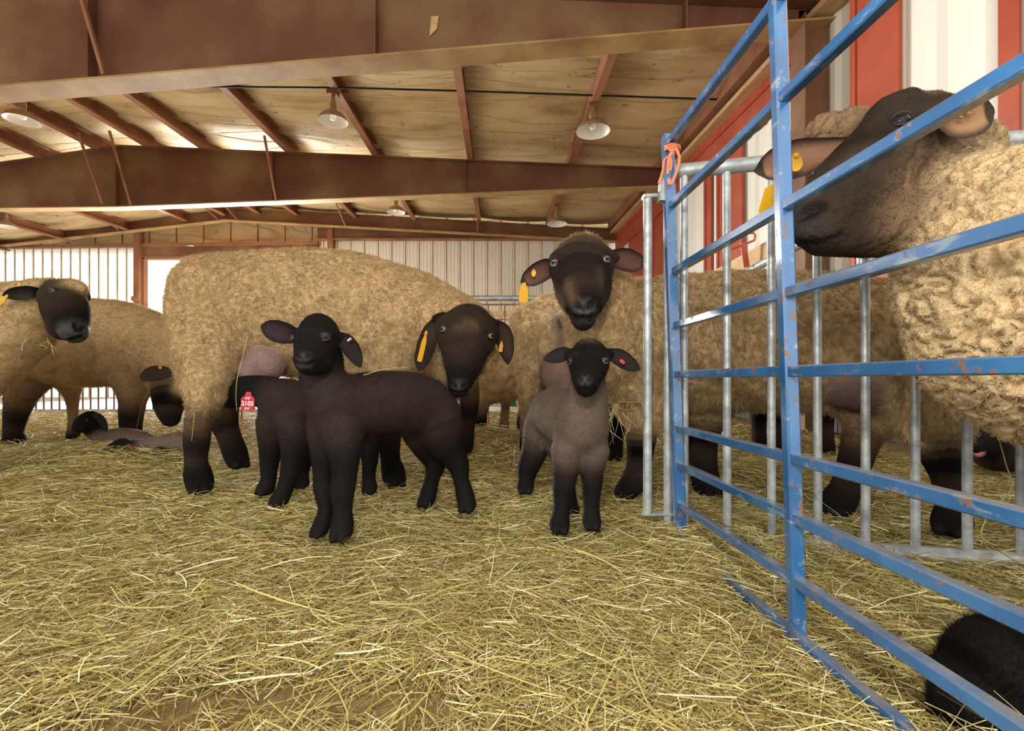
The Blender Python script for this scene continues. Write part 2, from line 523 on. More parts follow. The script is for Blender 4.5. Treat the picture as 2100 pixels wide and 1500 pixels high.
# short haunch steel and columns at the right wall
mb = MB()
mb.bar((2.50, Y_N, -.03), (2.50, Y_N, 3.4), .012, .30, up=(1, 0, 0), m=0)
mb.bar((2.35, Y_N, -.03), (2.35, Y_N, 3.32), .20, .014, up=(1, 0, 0), m=0)
mb.bar((2.64, Y_N, -.03), (2.64, Y_N, 3.5), .20, .014, up=(1, 0, 0), m=0)
tag(mb.build('column', [M['beam'], M['beam_light']]), 'brown steel column under the nearest beam by the right wall', 'column', kind='structure')
mb = MB()
mb.bar((2.40, Y_M, -.03), (2.40, Y_M, 3.5), .2, .2, m=0)
tag(mb.build('column', M['beam']), 'brown steel column under the middle beam by the right wall', 'column', kind='structure')

# thin flange braces from purlins to the beams
GB = 'thin steel flange braces'
def brace(a, b, label):
    mb = MB(); mb.bar(a, b, .035, .006)
    mb.bar(Vector(a) + Vector((.012, 0, 0)), Vector(b) + Vector((.012, 0, 0)), .006, .03)
    tag(mb.build('flange_brace', M['purlin']), label, 'brace', GB, 'structure')
brace(P(162, -20, 3.7), P(212, 152, 3.93), 'diagonal brown strap on the face of the nearest roof beam')
brace(P(160, 272, 6.7), P(210, 418, 7.3), 'faint brown strap left of the middle beam peak')
brace(P(224, 268, 6.7), P(268, 420, 7.3), 'brown strap right of the middle beam peak')
brace(P(542, 278, 6.7), P(566, 412, 7.3), 'brown strap on the middle beam above the large ewe')
brace(P(418, 424, 10.2), P(446, 450, 10.7), 'orange strap left of the far beam peak')
brace(P(462, 424, 10.2), P(486, 449, 10.7), 'orange strap right of the far beam peak')
brace(P(688, 414, 10.2), P(708, 463, 10.7), 'orange strap above the far right post')
brace(P(978, 408, 10.2), P(980, 478, 10.7), 'orange strap on the far beam between the two far lamps')
brace(P(190, 428, 10.1), P(242, 472, 10.7), 'orange strap on the left half of the far beam')

# sag rods through the purlins
mb = MB()
mb.tube([P(170, 176, 5.5), P(700, 180, 5.5), P(960, 187, 5.5), P(1500, 205, 5.5)], .011, 8)
tag(mb.build('sag_rod', M['black']), 'black rod running through the purlins below the roof', 'rod', kind='structure')

# far wall: ribbed white sheets, girts, posts, doorway
Y_W = 11.1
def ribbed(mb, x0, x1, z0, z1, y, pitch, depth=.022, m=0, minor=True):
    xs = [x0]
    x = x0
    prof = []
    while x < x1:
        prof += [(x, 0), (x + .018, depth), (x + .045, depth), (x + .063, 0)]
        if minor:
            for q in (.4, .65):
                c = x + pitch * q + .02
                prof += [(c - .012, 0), (c, depth * .35), (c + .012, 0)]
        x += pitch
    prof.append((x1, 0))
    prof = [p for p in prof if p[0] <= x1 + 1e-6]
    vs = [(px_, y - d, z) for z in (z0, z1) for px_, d in prof]
    n = len(prof)
    for i in range(n - 1):
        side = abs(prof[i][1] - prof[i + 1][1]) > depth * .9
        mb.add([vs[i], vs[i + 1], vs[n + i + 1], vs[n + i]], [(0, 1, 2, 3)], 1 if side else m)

xw = lambda px: (px - 1050) / F_PX * Y_W
zw = lambda py: CAM_H + (HORIZ - py) / F_PX * Y_W
DX0, DX1, DZ = xw(294), xw(655), zw(530)
mb = MB()
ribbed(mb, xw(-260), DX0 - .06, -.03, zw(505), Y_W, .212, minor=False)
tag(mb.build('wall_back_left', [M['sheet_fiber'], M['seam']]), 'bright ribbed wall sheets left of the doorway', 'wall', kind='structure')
mb = MB()
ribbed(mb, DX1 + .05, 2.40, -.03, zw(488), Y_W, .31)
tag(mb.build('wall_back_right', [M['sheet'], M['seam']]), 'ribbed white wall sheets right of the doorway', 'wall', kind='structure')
# insulated band above the girt
mb = MB()
ribbed(mb, xw(-260), 2.40, zw(512), zw(400), Y_W + .06, .62, .03, minor=False)
tag(mb.build('wall_back_top', [M['insul'], M['purlin']]), 'dusty faced insulation of the gable above the far girt', 'wall', kind='structure')
mb = MB()
mb.bar((xw(-260), Y_W - .06, zw(512)), (DX0, Y_W - .06, zw(505)), .10, .07)
mb.bar((DX0, Y_W - .06, zw(505)), (DX1, Y_W - .06, zw(500)), .10, .07)
tag(mb.build('trim_1', M['purlin']), 'orange brown girt across the far wall above the doorway', 'girt', kind='structure')
mb = MB()
mb.bar((DX1, Y_W - .06, zw(482)), (2.36, Y_W - .06, zw(482)), .10, .25)
tag(mb.build('trim_2', M['beam']), 'dark brown band along the top of the right far wall', 'girt', kind='structure')
mb = MB()
mb.bar((DX1, Y_W - .10, zw(494)), (2.36, Y_W - .10, zw(494)), .12, .035)
tag(mb.build('trim_3', M['purlin']), 'orange ledge under the dark band of the right far wall', 'girt', kind='structure')
mb = MB()
mb.box(((DX0 + DX1) / 2, Y_W - .02, zw(516)), (DX1 - DX0, .06, .26))
tag(mb.build('trim_4', M['beam']), 'brown panel over the bright doorway', 'door header', kind='structure')
for px, lab in ((290, 'brown steel post left of the bright doorway'), (682, 'brown steel post right of the doorway')):
    mb = MB()
    mb.bar((xw(px), Y_W - .08, -.03), (xw(px), Y_W - .08, zw(462)), .12, .16, up=(0, 1, 0))
    tag(mb.build('column', M['purlin']), lab, 'column', kind='structure')
mb = MB()
t = .05
mb.bar((DX0 + .03, Y_W, -.03), (DX0 + .03, Y_W, DZ), .06, .12, up=(0, 1, 0))
mb.bar((DX1 - .03, Y_W, -.03), (DX1 - .03, Y_W, DZ), .06, .12, up=(0, 1, 0))
mb.bar((DX0, Y_W, DZ), (DX1, Y_W, DZ), .12, .06)
tag(mb.build('door_1', M['purlin']), 'frame of the bright open doorway in the far wall', 'doorway', kind='structure')
# yard outside the doorway
mb = MB()
mb.box((-6, 16.5, -.07), (24, 10.6, .06))
tag(mb.build('floor_yard', M['concrete']), 'sunlit yard outside the doorway', 'yard', kind='structure')
# small latch box on the left post
mb = MB(); mb.box(P(277, 613, 10.9), (.12, .08, .10)); mb.box(P(284, 607, 10.85), (.05, .05, .18))
tag(mb.build('latch_box', M['purlin']), 'small orange bracket on the wall left of the doorway', 'bracket')

# right wall
def xwall(y): return 2.74 + AX * y
def wall_y(px): return 2.70 / ((px - 1050) / F_PX - AX)
def eave(y): return 3.32 + RISE * (y - 4.3)
def wall_strip(mb, ya, yb, za, zb, off, th, m=0):
    """slab along the right wall from ya to yb; za, zb are functions of y or numbers"""
    g = lambda z, y: z(y) if callable(z) else z
    vs = []
    for y in (ya, yb):
        for z in (za, zb):
            for o in (off, off - th):
                vs.append((xwall(y) - .0 + o, y, g(z, y)))
    mb.add(vs, [(0, 1, 3, 2), (4, 6, 7, 5), (0, 4, 5, 1), (2, 3, 7, 6), (0, 2, 6, 4), (1, 5, 7, 3)], m)
mb = MB()
ys = np.arange(1.2, 10.95, .05)
prof = []
for i, y in enumerate(ys):
    ph = (i % 6)
    prof.append((y, .022 if ph in (0, 1) else 0.0))
vs = []
for z in (0, 1):
    for y, d in prof:
        vs.append((xwall(y) - d, y, -.03 if z == 0 else eave(y) + .2))
n = len(prof)
mb.add(vs, [(i + 1, i, n + i, n + i + 1) for i in range(n - 1)])
tag(mb.build('wall_right', M['sheet']), 'ribbed white sheets of the right side wall', 'wall', kind='structure')
posts = [(2045, 2088, 'narrow red wall post at the right edge of the photo'), (1745, 1845, 'wide red wall post right of the brown column'), (1638, 1665, 'red edge post left of the brown column'),
         (1470, 1523, 'wide red wall post behind the gate rails'), (1444, 1459, 'slim red wall post left of the wide one behind the gate'), (1338, 1363, 'red wall post behind the galvanised hurdle end'), (1290, 1322, 'red wall post right of the ewe ear')]
for k, (p0, p1, lab) in enumerate(posts):
    mb = MB()
    ya, yb = wall_y(p1), wall_y(p0)
    wall_strip(mb, ya, yb, -.03, lambda y: eave(y) - .02, -.022, .014)
    if yb - ya > .2:
        wall_strip(mb, yb - .05, yb, -.03, lambda y: eave(y) - .02, -.036, .012)
        wall_strip(mb, ya, ya + .05, -.03, lambda y: eave(y) - .02, -.036, .012)
    tag(mb.build('trim_%d' % (5 + k), M['red']), lab, 'wall post', 'red wall posts of the right wall', 'structure')
mb = MB()
wall_strip(mb, 4.25, 10.9, lambda y: eave(y) - .40, eave, -.024, .03)
wall_strip(mb, 4.25, 10.9, lambda y: eave(y) - .10, eave, -.054, .02)
wall_strip(mb, 4.25, 10.9, lambda y: eave(y) - .40, lambda y: eave(y) - .34, -.054, .02)
tag(mb.build('trim_12', M['red']), 'red band along the top of the right wall', 'wall band', kind='structure')
mb = MB()
wall_strip(mb, 1.2, 10.9, eave, lambda y: eave(y) + .05, -.03, .16)
tag(mb.build('trim_13', M['wood']), 'tan timber ledge over the red band of the right wall', 'ledge', kind='structure')
mb = MB()
wall_strip(mb, 1.2, 10.9, lambda y: eave(y) + .12, lambda y: eave(y) + .30, -.12, .08)
tag(mb.build('trim_14', M['purlin']), 'brown eave strut along the right wall', 'eave strut', kind='structure')
mb = MB()
for i in range(60):
    y0 = 1.0 + i * .16
    wall_strip(mb, y0, y0 + .148, -.03, .42 + .02 * (i % 3), -.10, .03)
tag(mb.build('baseboard_right', M['dark_wood']), 'dark weathered boards along the foot of the right wall', 'kick board', kind='structure')

# dome lamps
GL = 'dome lamps under the roof'
def lamp(px, py, d, R, label):
    c = P(px, py, d)          # centre of the rim
    r = empty('dome_lamp', (c.x, c.y, c.z + .25))
    tag(r, label, 'lamp', GL)
    top = roof_z(c.x, c.y) + .0
    mb = MB()
    outer = [(R, 0), (R * .97, .02), (R * .86, .055), (R * .66, .085), (R * .42, .105), (R * .24, .118), (R * .20, .15)]
    mb.lathe(c, outer, 28, 0)
    inner = [(R * .19, .135), (R * .40, .095), (R * .64, .075), (R * .84, .045), (R * .95, .015), (R, 0)]
    mb.lathe(c, inner, 28, 1)
    mb.build('lamp_shade', [M['lamp_out'], M['lamp_white']], r)
    mb = MB()
    mb.lathe(c, [(R * .2, .13), (R * .22, .17), (R * .22, .215), (R * .14, .23), (.022, .25), (.022, max(.27, top - c.z))], 16)
    mb.build('lamp_neck', M['lamp_out'], r)
    mb = MB()
    mb.box((c.x, c.y, top - .01), (.11, .11, .05)); 
    mb.build('junction_box', M['purlin'], r)
    mb = MB()
    mb.lathe(c, [(.0, .015), (.03, .025), (.042, .055), (.035, .085), (.02, .12)], 14)
    mb.build('bulb', M['lamp_white'], r)
lamp(683, 250, 5.6, .165, 'dome lamp hanging over the middle of the nearer bay')
lamp(1216, 270, 5.65, .195, 'dome lamp with broken looking rim at the right of the nearer bay')
lamp(46, 248, 5.5, .165, 'dome lamp at the left edge of the nearer bay')
lamp(812, 436, 8.9, .165, 'small dome lamp seen between the middle and far beams')
lamp(1142, 460, 9.3, .195, 'small far dome lamp above the staring ewe')
lamp(12, 465, 9.4, .17, 'small far dome lamp at the left edge of the photo')
# ------------------------------------------------------------------ gates and hurdles
def gx(y, z): return .4725 - .045 * y - .032 * z
RAILS = [.963, .809, .645, .512, .392, .259, .168, .07, -.018]
G_Y0, G_Y1, G_YM = -.85, 1.2, .75
gate = empty('blue_gate', (gx(.3, 0), .3, 0))
tag(gate, 'blue painted steel gate with nine rails and rust spots, right foreground', 'gate')
for z in RAILS:
    mb = MB()
    mb.bar((gx(G_Y1, z), G_Y1, z), (gx(G_Y0, z), G_Y0, z), .017, .017, bev=.002)
    mb.build('rail', M['blue'], gate)
mb = MB()
mb.bar((gx(G_Y1 + .012, -.05), G_Y1 + .012, -.05), (gx(G_Y1 + .012, .985), G_Y1 + .012, .985), .026, .026, up=(0, 1, 0), bev=.003)
mb.build('hinge_stile', M['blue'], gate)
mb = MB()
mb.bar((gx(G_YM, -.03), G_YM, -.03), (gx(G_YM, .97), G_YM, .97), .021, .021, up=(0, 1, 0), bev=.003)
mb.build('middle_upright', M['blue'], gate)
mb = MB()
mb.bar((gx(G_Y0, -.03), G_Y0, -.03), (gx(G_Y0, .985), G_Y0, .985), .026, .026, up=(0, 1, 0), bev=.003)
mb.build('end_stile', M['blue'], gate)
# galvanised hurdle across the right side
def fence_pt(x): return Vector((x, 1.24 - .232 * (x - .434), 0))
fen = empty('galvanised_hurdle', fence_pt(.95))
tag(fen, 'galvanised hurdle with upright bars between the close ewe and the ewe behind', 'hurdle')
zt_, zb_ = .91, -.015
mb = MB()
a, b = fence_pt(.415), fence_pt(1.95)
mb.tube([a + Vector((0, 0, zt_)), b + Vector((0, 0, zt_ + .005))], .018, 16)
mb.build('top_pipe', M['galv'], fen)
mb = MB()
mb.tube([a + Vector((.02, 0, zb_ - .01)), b + Vector((0, 0, zb_ - .015))], .022, 14)
mb.build('bottom_pipe', M['galv'], fen)
for k in range(15):
    p = fence_pt(.437 + .0984 * k)
    mb = MB()
    mb.tube([p + Vector((.002, 0, zb_)), p + Vector((0, 0, zt_))], .0098, 12)
    mb.build('bar', M['galv'], fen)

# galvanised hurdle end beside the blue gate
he = empty('hurdle_end', (P(1347, 1052, 1.25).x, 1.25, 0))
tag(he, 'narrow galvanised hurdle end with two upright pipes left of the blue gate', 'hurdle end')
pa, pb = P(1328, 405, 1.25), P(1369, 285, 1.25)
mb = MB(); mb.tube([(pa.x, 1.25, .035), (pa.x, 1.25, pa.z)], .0112, 14); mb.build('upright', M['galv'], he)
mb = MB(); mb.tube([(pb.x + .001, 1.25, -.03), (pb.x, 1.25, .86)], .0105, 14); mb.build('upright', M['galv'], he)
mb = MB(); mb.bar((pa.x - .012, 1.25, pa.z), (pb.x, 1.25, pa.z + .004), .026, .010, bev=.002); mb.build('top_strap', M['galv'], he)
mb = MB(); mb.bar((pa.x - .012, 1.25, .035), (pb.x + .01, 1.25, .035), .024, .007, bev=.002); mb.build('bottom_strap', M['galv'], he)
mb = MB()
q0 = P(1366, 415, 1.22); q1 = P(1372, 286, 1.22)
mb.bar(q0, q1, .020, .022, up=(0, 1, 0), bev=.003)
mb.bar(P(1364, 415, 1.22), P(1367, 370, 1.22), .034, .026, up=(0, 1, 0), bev=.002)
mb.build('hinge_post', M['galv'], he)

# orange baling twine tied round the top of the gate
mb = MB()
def tw(pts, r=.0028):
    pts = [P(*p) for p in pts]
    out = []
    for i in range(len(pts) - 1):
        p0, p1, p2, p3 = pts[max(i - 1, 0)], pts[i], pts[i + 1], pts[min(i + 2, len(pts) - 1)]
        for t in np.linspace(0, 1, 6, endpoint=False):
            out.append(.5 * ((2 * p1) + (p2 - p0) * t + (2 * p0 - 5 * p1 + 4 * p2 - p3) * t * t + (3 * p1 - p0 - 3 * p2 + p3) * t ** 3))
    out.append(pts[-1])
    mb.tube(out, r, 7)
D0 = 1.185
tw([(1364, 303, D0), (1376, 296, D0 - .01), (1392, 299, D0), (1393, 306, 1.225), (1378, 308, 1.245), (1364, 306, D0)])
tw([(1362, 308, D0), (1378, 301, D0 - .01), (1393, 303, D0 + .01), (1392, 312, 1.225)])
tw([(1363, 300, D0), (1380, 312, D0 - .012), (1370, 322, D0 - .01), (1362, 330, D0), (1359, 352, D0), (1351, 377, D0)], .0032)
tw([(1380, 305, D0 - .012), (1372, 325, D0 - .012), (1370, 345, D0 - .01), (1369, 358, D0 - .01)], .0032)
tw([(1385, 303, D0 - .012), (1393, 322, D0 - .008), (1391, 340, D0 - .008), (1384, 362, D0 - .01), (1375, 378, D0 - .012), (1372, 366, D0 - .014)], .0036)
tw([(1382, 306, D0 - .013), (1374, 318, D0 - .015), (1377, 335, D0 - .012), (1374, 350, D0 - .012)], .003)
tag(mb.build('baling_twine', M['twine'], loc=P(1378, 320, D0)), 'orange baling twine knotted round the top corner of the blue gate', 'twine')

# timber rail with a pipe and a red bracket behind the ewes on the right
tr = empty('timber_rail', (1.36, 2.6, -.03))
tag(tr, 'pale timber rail and pipe behind the long ewe near the right wall', 'rail')
mb = MB(); mb.bar((1.42, 3.4, 1.085), (1.30, 1.75, 1.035), .03, .10); mb.build('board', M['wood'], tr)
mb = MB(); mb.tube([(1.38, 3.1, 1.0), (1.26, 1.75, .985)], .022, 12); mb.build('pipe', M['galv'], tr)
for x, y in ((1.405, 3.2), (1.30, 1.8)):
    mb = MB(); mb.tube([(x, y, -.06), (x, y, 1.03)], .025, 10); mb.build('post', M['galv'], tr)
rb = empty('red_bracket', P(1527, 548, 2.7))
tag(rb, 'small red bracket with a bent wire handle above the timber rail', 'bracket')
mb = MB(); mb.bar(P(1531, 548, 2.7), P(1524, 498, 2.7), .032, .012, up=(0, 1, 0), bev=.002); mb.build('post', M['red'], rb)
mb = MB()
mb.tube([P(1493, 514, 2.7), P(1530, 500, 2.7), P(1547, 493, 2.7), P(1549, 484, 2.7), P(1546, 478, 2.7), P(1516, 480, 2.7)], .006, 8)
mb.build('wire_handle', M['red'], rb)

# galvanised mesh panel beyond the large ewe's head
mp_ = empty('mesh_panel', (-.02, 4.6, 0))
tag(mp_, 'galvanised pipe and mesh panel behind the grazing ewe head', 'hurdle')
zp = P(1040, 612, 4.6).z
mb = MB(); mb.tube([(-2.6, 4.6, zp), (.75, 4.6, zp)], .026, 12); mb.build('top_pipe', M['galv'], mp_)
mb = MB()
for k in range(22):
    x = -2.55 + k * .155
    mb.tube([(x, 4.6, -.03), (x, 4.6, zp - .06)], .008, 6)
for k in range(7):
    z = zp - .06 - k * .14
    mb.tube([(-2.6, 4.6, z), (.75, 4.6, z)], .008, 6)
mb.build('mesh', M['purlin'], mp_)
mb = MB(); mb.bar((-2.6, 4.62, P(1040, 643, 4.6).z), (.75, 4.62, P(1040, 643, 4.6).z), .03, .05); mb.build('board', M['wood'], mp_)
for x in (-2.6, .75):
    mb = MB(); mb.tube([(x, 4.6, -.05), (x, 4.6, zp)], .026, 12); mb.build('post', M['galv'], mp_)

# far hurdle at the left, seen under the ewes
fh = empty('far_hurdle', (-4.6, 6.25, 0))
tag(fh, 'distant hurdle with thin dark bars behind the ewes on the left', 'hurdle')
for z in (-.02, .85):
    mb = MB(); mb.tube([(-7.6, 6.25, z), (-2.9, 6.25, z)], .016, 8); mb.build('rail', M['galv'], fh)
for k in range(47):
    x = -7.6 + k * .1
    mb = MB(); mb.tube([(x, 6.25, -.04), (x, 6.25, .85)], .0095, 6); mb.build('bar', M['dark_wood'], fh)

# buckets in the alley
def bucket(px, py, d, R, h, mat, label):
    c = P(px, py, d); c.z = max(c.z, -.028)
    r = empty('bucket', c)
    tag(r, label, 'bucket', 'plastic buckets in the alley')
    mb = MB(); mb.lathe(c, [(0, .004), (R * .82, .004), (R, h), (R * 1.05, h), (R * 1.05, h - .02)], 22)
    mb.lathe(c, [(R * .97, h), (R * .80, .012), (0, .012)], 22)
    mb.build('pail', mat, r)
    mb = MB(); mb.tube([c + Vector((R * math.cos(a), R * .3 * math.sin(a), h + R * .45 * math.sin(a))) for a in np.linspace(0, math.pi, 14)], .004, 6); mb.build('handle', M['galv'], r)
bucket(982, 827, 7.7, .15, .32, M['blue_plastic'], 'navy plastic bucket seen under the grazing ewe')
bucket(1052, 834, 6.8, .13, .34, M['green_plastic'], 'green plastic bucket seen beside the pale ewe leg')
# ------------------------------------------------------------------ animals: one smooth skin per body
COAT = {   # colour of the coat (linear), length of the fibre in metres
    'W':  ((.50, .36, .19), .013),     # cream fleece
    'Wp': ((.62, .47, .27), .014),     # paler fleece
    'Wb': ((.42, .30, .155), .013),    # browner fleece
    'Ws': ((.58, .47, .34), .010),     # short pale wool
    'T':  ((.24, .155, .085), .010),   # tan brown hair
    'B':  ((.027, .0165, .0115), .0045),  # dark brown face and leg hair
    'Bf': ((.033, .0215, .015), .0075),  # longer brown face hair
    'K':  ((.0058, .0048, .0047), .0045),  # black hair
    'N':  ((.046, .041, .043), .0005),  # nose skin
    'X':  ((.0035, .003, .003), .0012), # nostril and mouth slits
    'G':  ((.10, .09, .085), .008),    # grey
    'U':  ((.25, .165, .145), .002),     # pink udder skin
    'Ud': ((.12, .075, .075), .002),   # dusky udder skin
    'Lb': ((.030, .0185, .0155), .0055),  # dark brown lamb
    'Lg': ((.120, .086, .066), .0055),   # grey brown lamb
    'Lp': ((.17, .125, .10), .006),     # pale new lamb
}

def cr(nodes, sub):
    """Catmull-Rom through rows of numbers"""
    a = np.asarray(nodes, float)
    if len(a) == 1: return a
    out = []
    n = len(a)
    for i in range(n - 1):
        p0, p1, p2, p3 = a[max(i - 1, 0)], a[i], a[i + 1], a[min(i + 2, n - 1)]
        if i == 0: p0 = 2 * p1 - p2
        if i == n - 2: p3 = 2 * p2 - p1
        for t in np.linspace(0, 1, sub, endpoint=False):
            out.append(.5 * ((2 * p1) + (p2 - p0) * t + (2 * p0 - 5 * p1 + 4 * p2 - p3) * t * t + (3 * p1 - p0 - 3 * p2 + p3) * t ** 3))
    out.append(a[-1])
    return np.array(out)

class Animal:
    def __init__(s, vox):
        s.vox = vox
        s.ch = []       # chains
        s.cuts = []
        s.paints = []
    def chain(s, nodes, k=.02, flat=None, key=None, sub=4):
        """nodes: (px, py, d, r_px[, coat key]); flat: (axis, factor) squeezes the cross section along axis"""
        rows = []
        for nd_ in nodes:
            p = P(*nd_[:3])
            ky = nd_[4] if len(nd_) > 4 else key
            c, l = COAT[ky]
            r_ = nd_[3] * nd_[2] / F_PX
            r_ = max(r_ - (.75 * l + .18 * k if l > .009 else .4 * l + .05 * k), .6 * r_)          # room for the coat and the blending
            rows.append([*p, r_, *c, l])
        a = cr(rows, sub)
        a[:, 3] = np.maximum(a[:, 3], .004)
        a[:, 4:] = np.clip(a[:, 4:], 0, 1)
        A = np.eye(3)
        if flat is not None:
            n = np.array(Vector(flat[0]).normalized())
            A = np.eye(3) + (1 / flat[1] - 1) * np.outer(n, n)
        fmax = 1.0 if flat is None else max(1.0, flat[1])
        s.ch.append(dict(a=a, k=k, A=A, flat=flat is not None, pad=(a[:, 3].max() * fmax)))
        return s
    def cut(s, nodes, k=.006, key='X', soft=.006):
        rows = [[*P(*n[:3]), n[3] * n[2] / F_PX] for n in nodes]
        s.cuts.append(dict(a=cr(rows, 4), k=k))
        pr = cr(rows, 4); pr[:, 3] *= 1.35
        s.paints.append(dict(a=pr, soft=soft, c=COAT[key][0], l=.0012))
        return s
    def paint(s, nodes, key, soft=.01, amt=1.0):
        rows = [[*P(*n[:3]), n[3] * n[2] / F_PX] for n in nodes]
        s.paints.append(dict(a=cr(rows, 4), soft=soft, c=COAT[key][0], l=COAT[key][1], amt=amt))
        return s
    def cut_on(s, pts, d0, d1, k=.003, key='X', soft=.004, inset=.0):
        rows = []
        for px, py, r in pts:
            d = s.hit(px, py, d0, d1)[1] + inset
            rows.append((px, py, d, r))
        return s.cut(rows, k, key, soft)
    def paint_on(s, pts, d0, d1, key, soft=.01, amt=1.0):
        return s.paint([(px, py, s.hit(px, py, d0, d1)[1], r) for px, py, r in pts], key, soft, amt)
    def leg(s, nodes, k=.025, fwd=(0, -1, 0), toe=1.0, flat=None, key='K'):
        s.chain(nodes, k, flat)
        px, py, d, r = nodes[-1][:4]
        c = P(px, py, d); rm = r * d / F_PX * toe * .88
        f = Vector(fwd).normalized(); sd = f.cross(Vector((0, 0, 1))).normalized()
        col, _ = COAT[key]
        for sg in (-1, 1):
            a = c + sd * sg * rm * .42 + Vector((0, 0, rm * .1)); b = c + sd * sg * rm * .46 + f * rm * .85 + Vector((0, 0, -rm * .55))
            row = np.array([[*a, rm * .62, *col, .003], [*((a + b) / 2), rm * .58, *col, .002], [*b, rm * .40, *col, .001]])
            s.ch.append(dict(a=row, k=.006, A=np.eye(3), flat=False, pad=rm))
        return s
    @staticmethod
    def seg(p, a0, a1, A=None):
        """distance of points p (n,3) to one round cone; returns d, t"""
        x0, x1 = a0[:3], a1[:3]
        if A is not None:
            p = p @ A.T; x0 = A @ x0; x1 = A @ x1
        v = x1 - x0
        L = v @ v + 1e-12
        t = np.clip(((p - x0) @ v) / L, 0, 1)
        q = x0 + t[:, None] * v
        return np.linalg.norm(p - q, axis=1) - (a0[3] + (a1[3] - a0[3]) * t), t
    def chain_d(s, c, p, color=False):
        a = c['a']; A = c['A'] if c.get('flat') else None
        d = np.full(len(p), 1e3); cl = np.zeros((len(p), 4)) if color else None
        segs = [(a[0], a[0])] if len(a) == 1 else list(zip(a[:-1], a[1:]))
        for a0, a1 in segs:
            if not color:
                lo = np.minimum(a0[:3], a1[:3]) - c['pad'] * 1.05 - .09; hi = np.maximum(a0[:3], a1[:3]) + c['pad'] * 1.05 + .09
                m = np.all((p > lo) & (p < hi), axis=1)
                if not m.any(): continue
                dd, t = s.seg(p[m], a0, a1, A)
                d[m] = np.minimum(d[m], dd)
            else:
                dd, t = s.seg(p, a0, a1, A)
                m = dd < d
                d[m] = dd[m]
                cl[m] = (a0[4:] + (a1[4:] - a0[4:]) * t[:, None])[m]
        return (d, cl) if color else d
    def sdf(s, p):
        F = np.full(len(p), .08)
        for c in s.ch:
            a = c['a']
            lo = a[:, :3].min(0) - c['pad'] - .09; hi = a[:, :3].max(0) + c['pad'] + .09
            m = np.all((p > lo) & (p < hi), axis=1)
            if not m.any(): continue
            d = s.chain_d(c, p[m])
            f = F[m]; k = c['k']
            h = np.maximum(k - np.abs(f - d), 0) / k
            F[m] = np.minimum(f, d) - h * h * k * .25
        for c in s.cuts:
            a = c['a']; r = a[:, 3].max() + .05
            lo = a[:, :3].min(0) - r; hi = a[:, :3].max(0) + r
            m = np.all((p > lo) & (p < hi), axis=1)
            if not m.any(): continue
            d = np.full(m.sum(), 1e3)
            for a0, a1 in ([(a[0], a[0])] if len(a) == 1 else zip(a[:-1], a[1:])):
                d = np.minimum(d, s.seg(p[m], a0, a1)[0])
            f = F[m]; k = c['k']; d = -d
            h = np.maximum(k - np.abs(f - d), 0) / k
            F[m] = np.maximum(f, d) + h * h * k * .25
        return F
    def hit(s, px, py, d0, d1):
        ds = np.linspace(d0, d1, 400)
        pts = np.array([P(px, py, d) for d in ds])
        f = s.sdf(pts)
        i = np.argmax(f < 0)
        if not (f < 0).any():
            i = int(np.argmin(f))
        return Vector(pts[i]), ds[i]
    def mesh(s):
        lo = np.min([c['a'][:, :3].min(0) - c['pad'] for c in s.ch], 0) - .03
        hi = np.max([c['a'][:, :3].max(0) + c['pad'] for c in s.ch], 0) + .03
        lo[2] = max(lo[2], -.12)
        v = s.vox
        n = np.ceil((hi - lo) / v).astype(int) + 1
        ax = [lo[i] + v * np.arange(n[i]) for i in range(3)]
        F = np.full(n, .08, np.float32)
        # evaluate slab by slab to keep memory low
        step = max(1, int(400000 / (n[1] * n[2])))
        Y, Z = np.meshgrid(ax[1], ax[2], indexing='ij')
        for i in range(0, n[0], step):
            xs = ax[0][i:i + step]
            g = np.empty((len(xs), n[1], n[2], 3))
            g[..., 0] = xs[:, None, None]; g[..., 1] = Y; g[..., 2] = Z
            F[i:i + step] = s.sdf(g.reshape(-1, 3)).reshape(len(xs), n[1], n[2])
        V, Q = surface_nets(F, lo, v)
        V = smooth(V, Q, .4)
        return V, Q
    def colors(s, V):
        W = np.zeros(len(V)); C = np.zeros((len(V), 4))
        for c in s.ch:
            a = c['a']
            lo = a[:, :3].min(0) - c['pad'] - .08; hi = a[:, :3].max(0) + c['pad'] + .08
            m = np.all((V > lo) & (V < hi), axis=1)
            if not m.any(): continue
            d, cl = s.chain_d(c, V[m], True)
            w_ = np.exp(-np.clip(d, -.01, .3) / .010)
            W[m] += w_; C[m] += cl * w_[:, None]
        C /= np.maximum(W, 1e-9)[:, None]
        for p in s.paints:
            a = p['a']
            d = np.full(len(V), 1e3)
            for a0, a1 in ([(a[0], a[0])] if len(a) == 1 else zip(a[:-1], a[1:])):
                d = np.minimum(d, s.seg(V, a0, a1)[0])
            f = np.clip(.5 - d / (2 * p['soft']), 0, 1) * p.get('amt', 1.0)
            f = f * f * (3 - 2 * f)
            C[:, :3] = C[:, :3] * (1 - f[:, None]) + np.array(p['c']) * f[:, None]
            C[:, 3] = C[:, 3] * (1 - f) + p['l'] * f
        return C

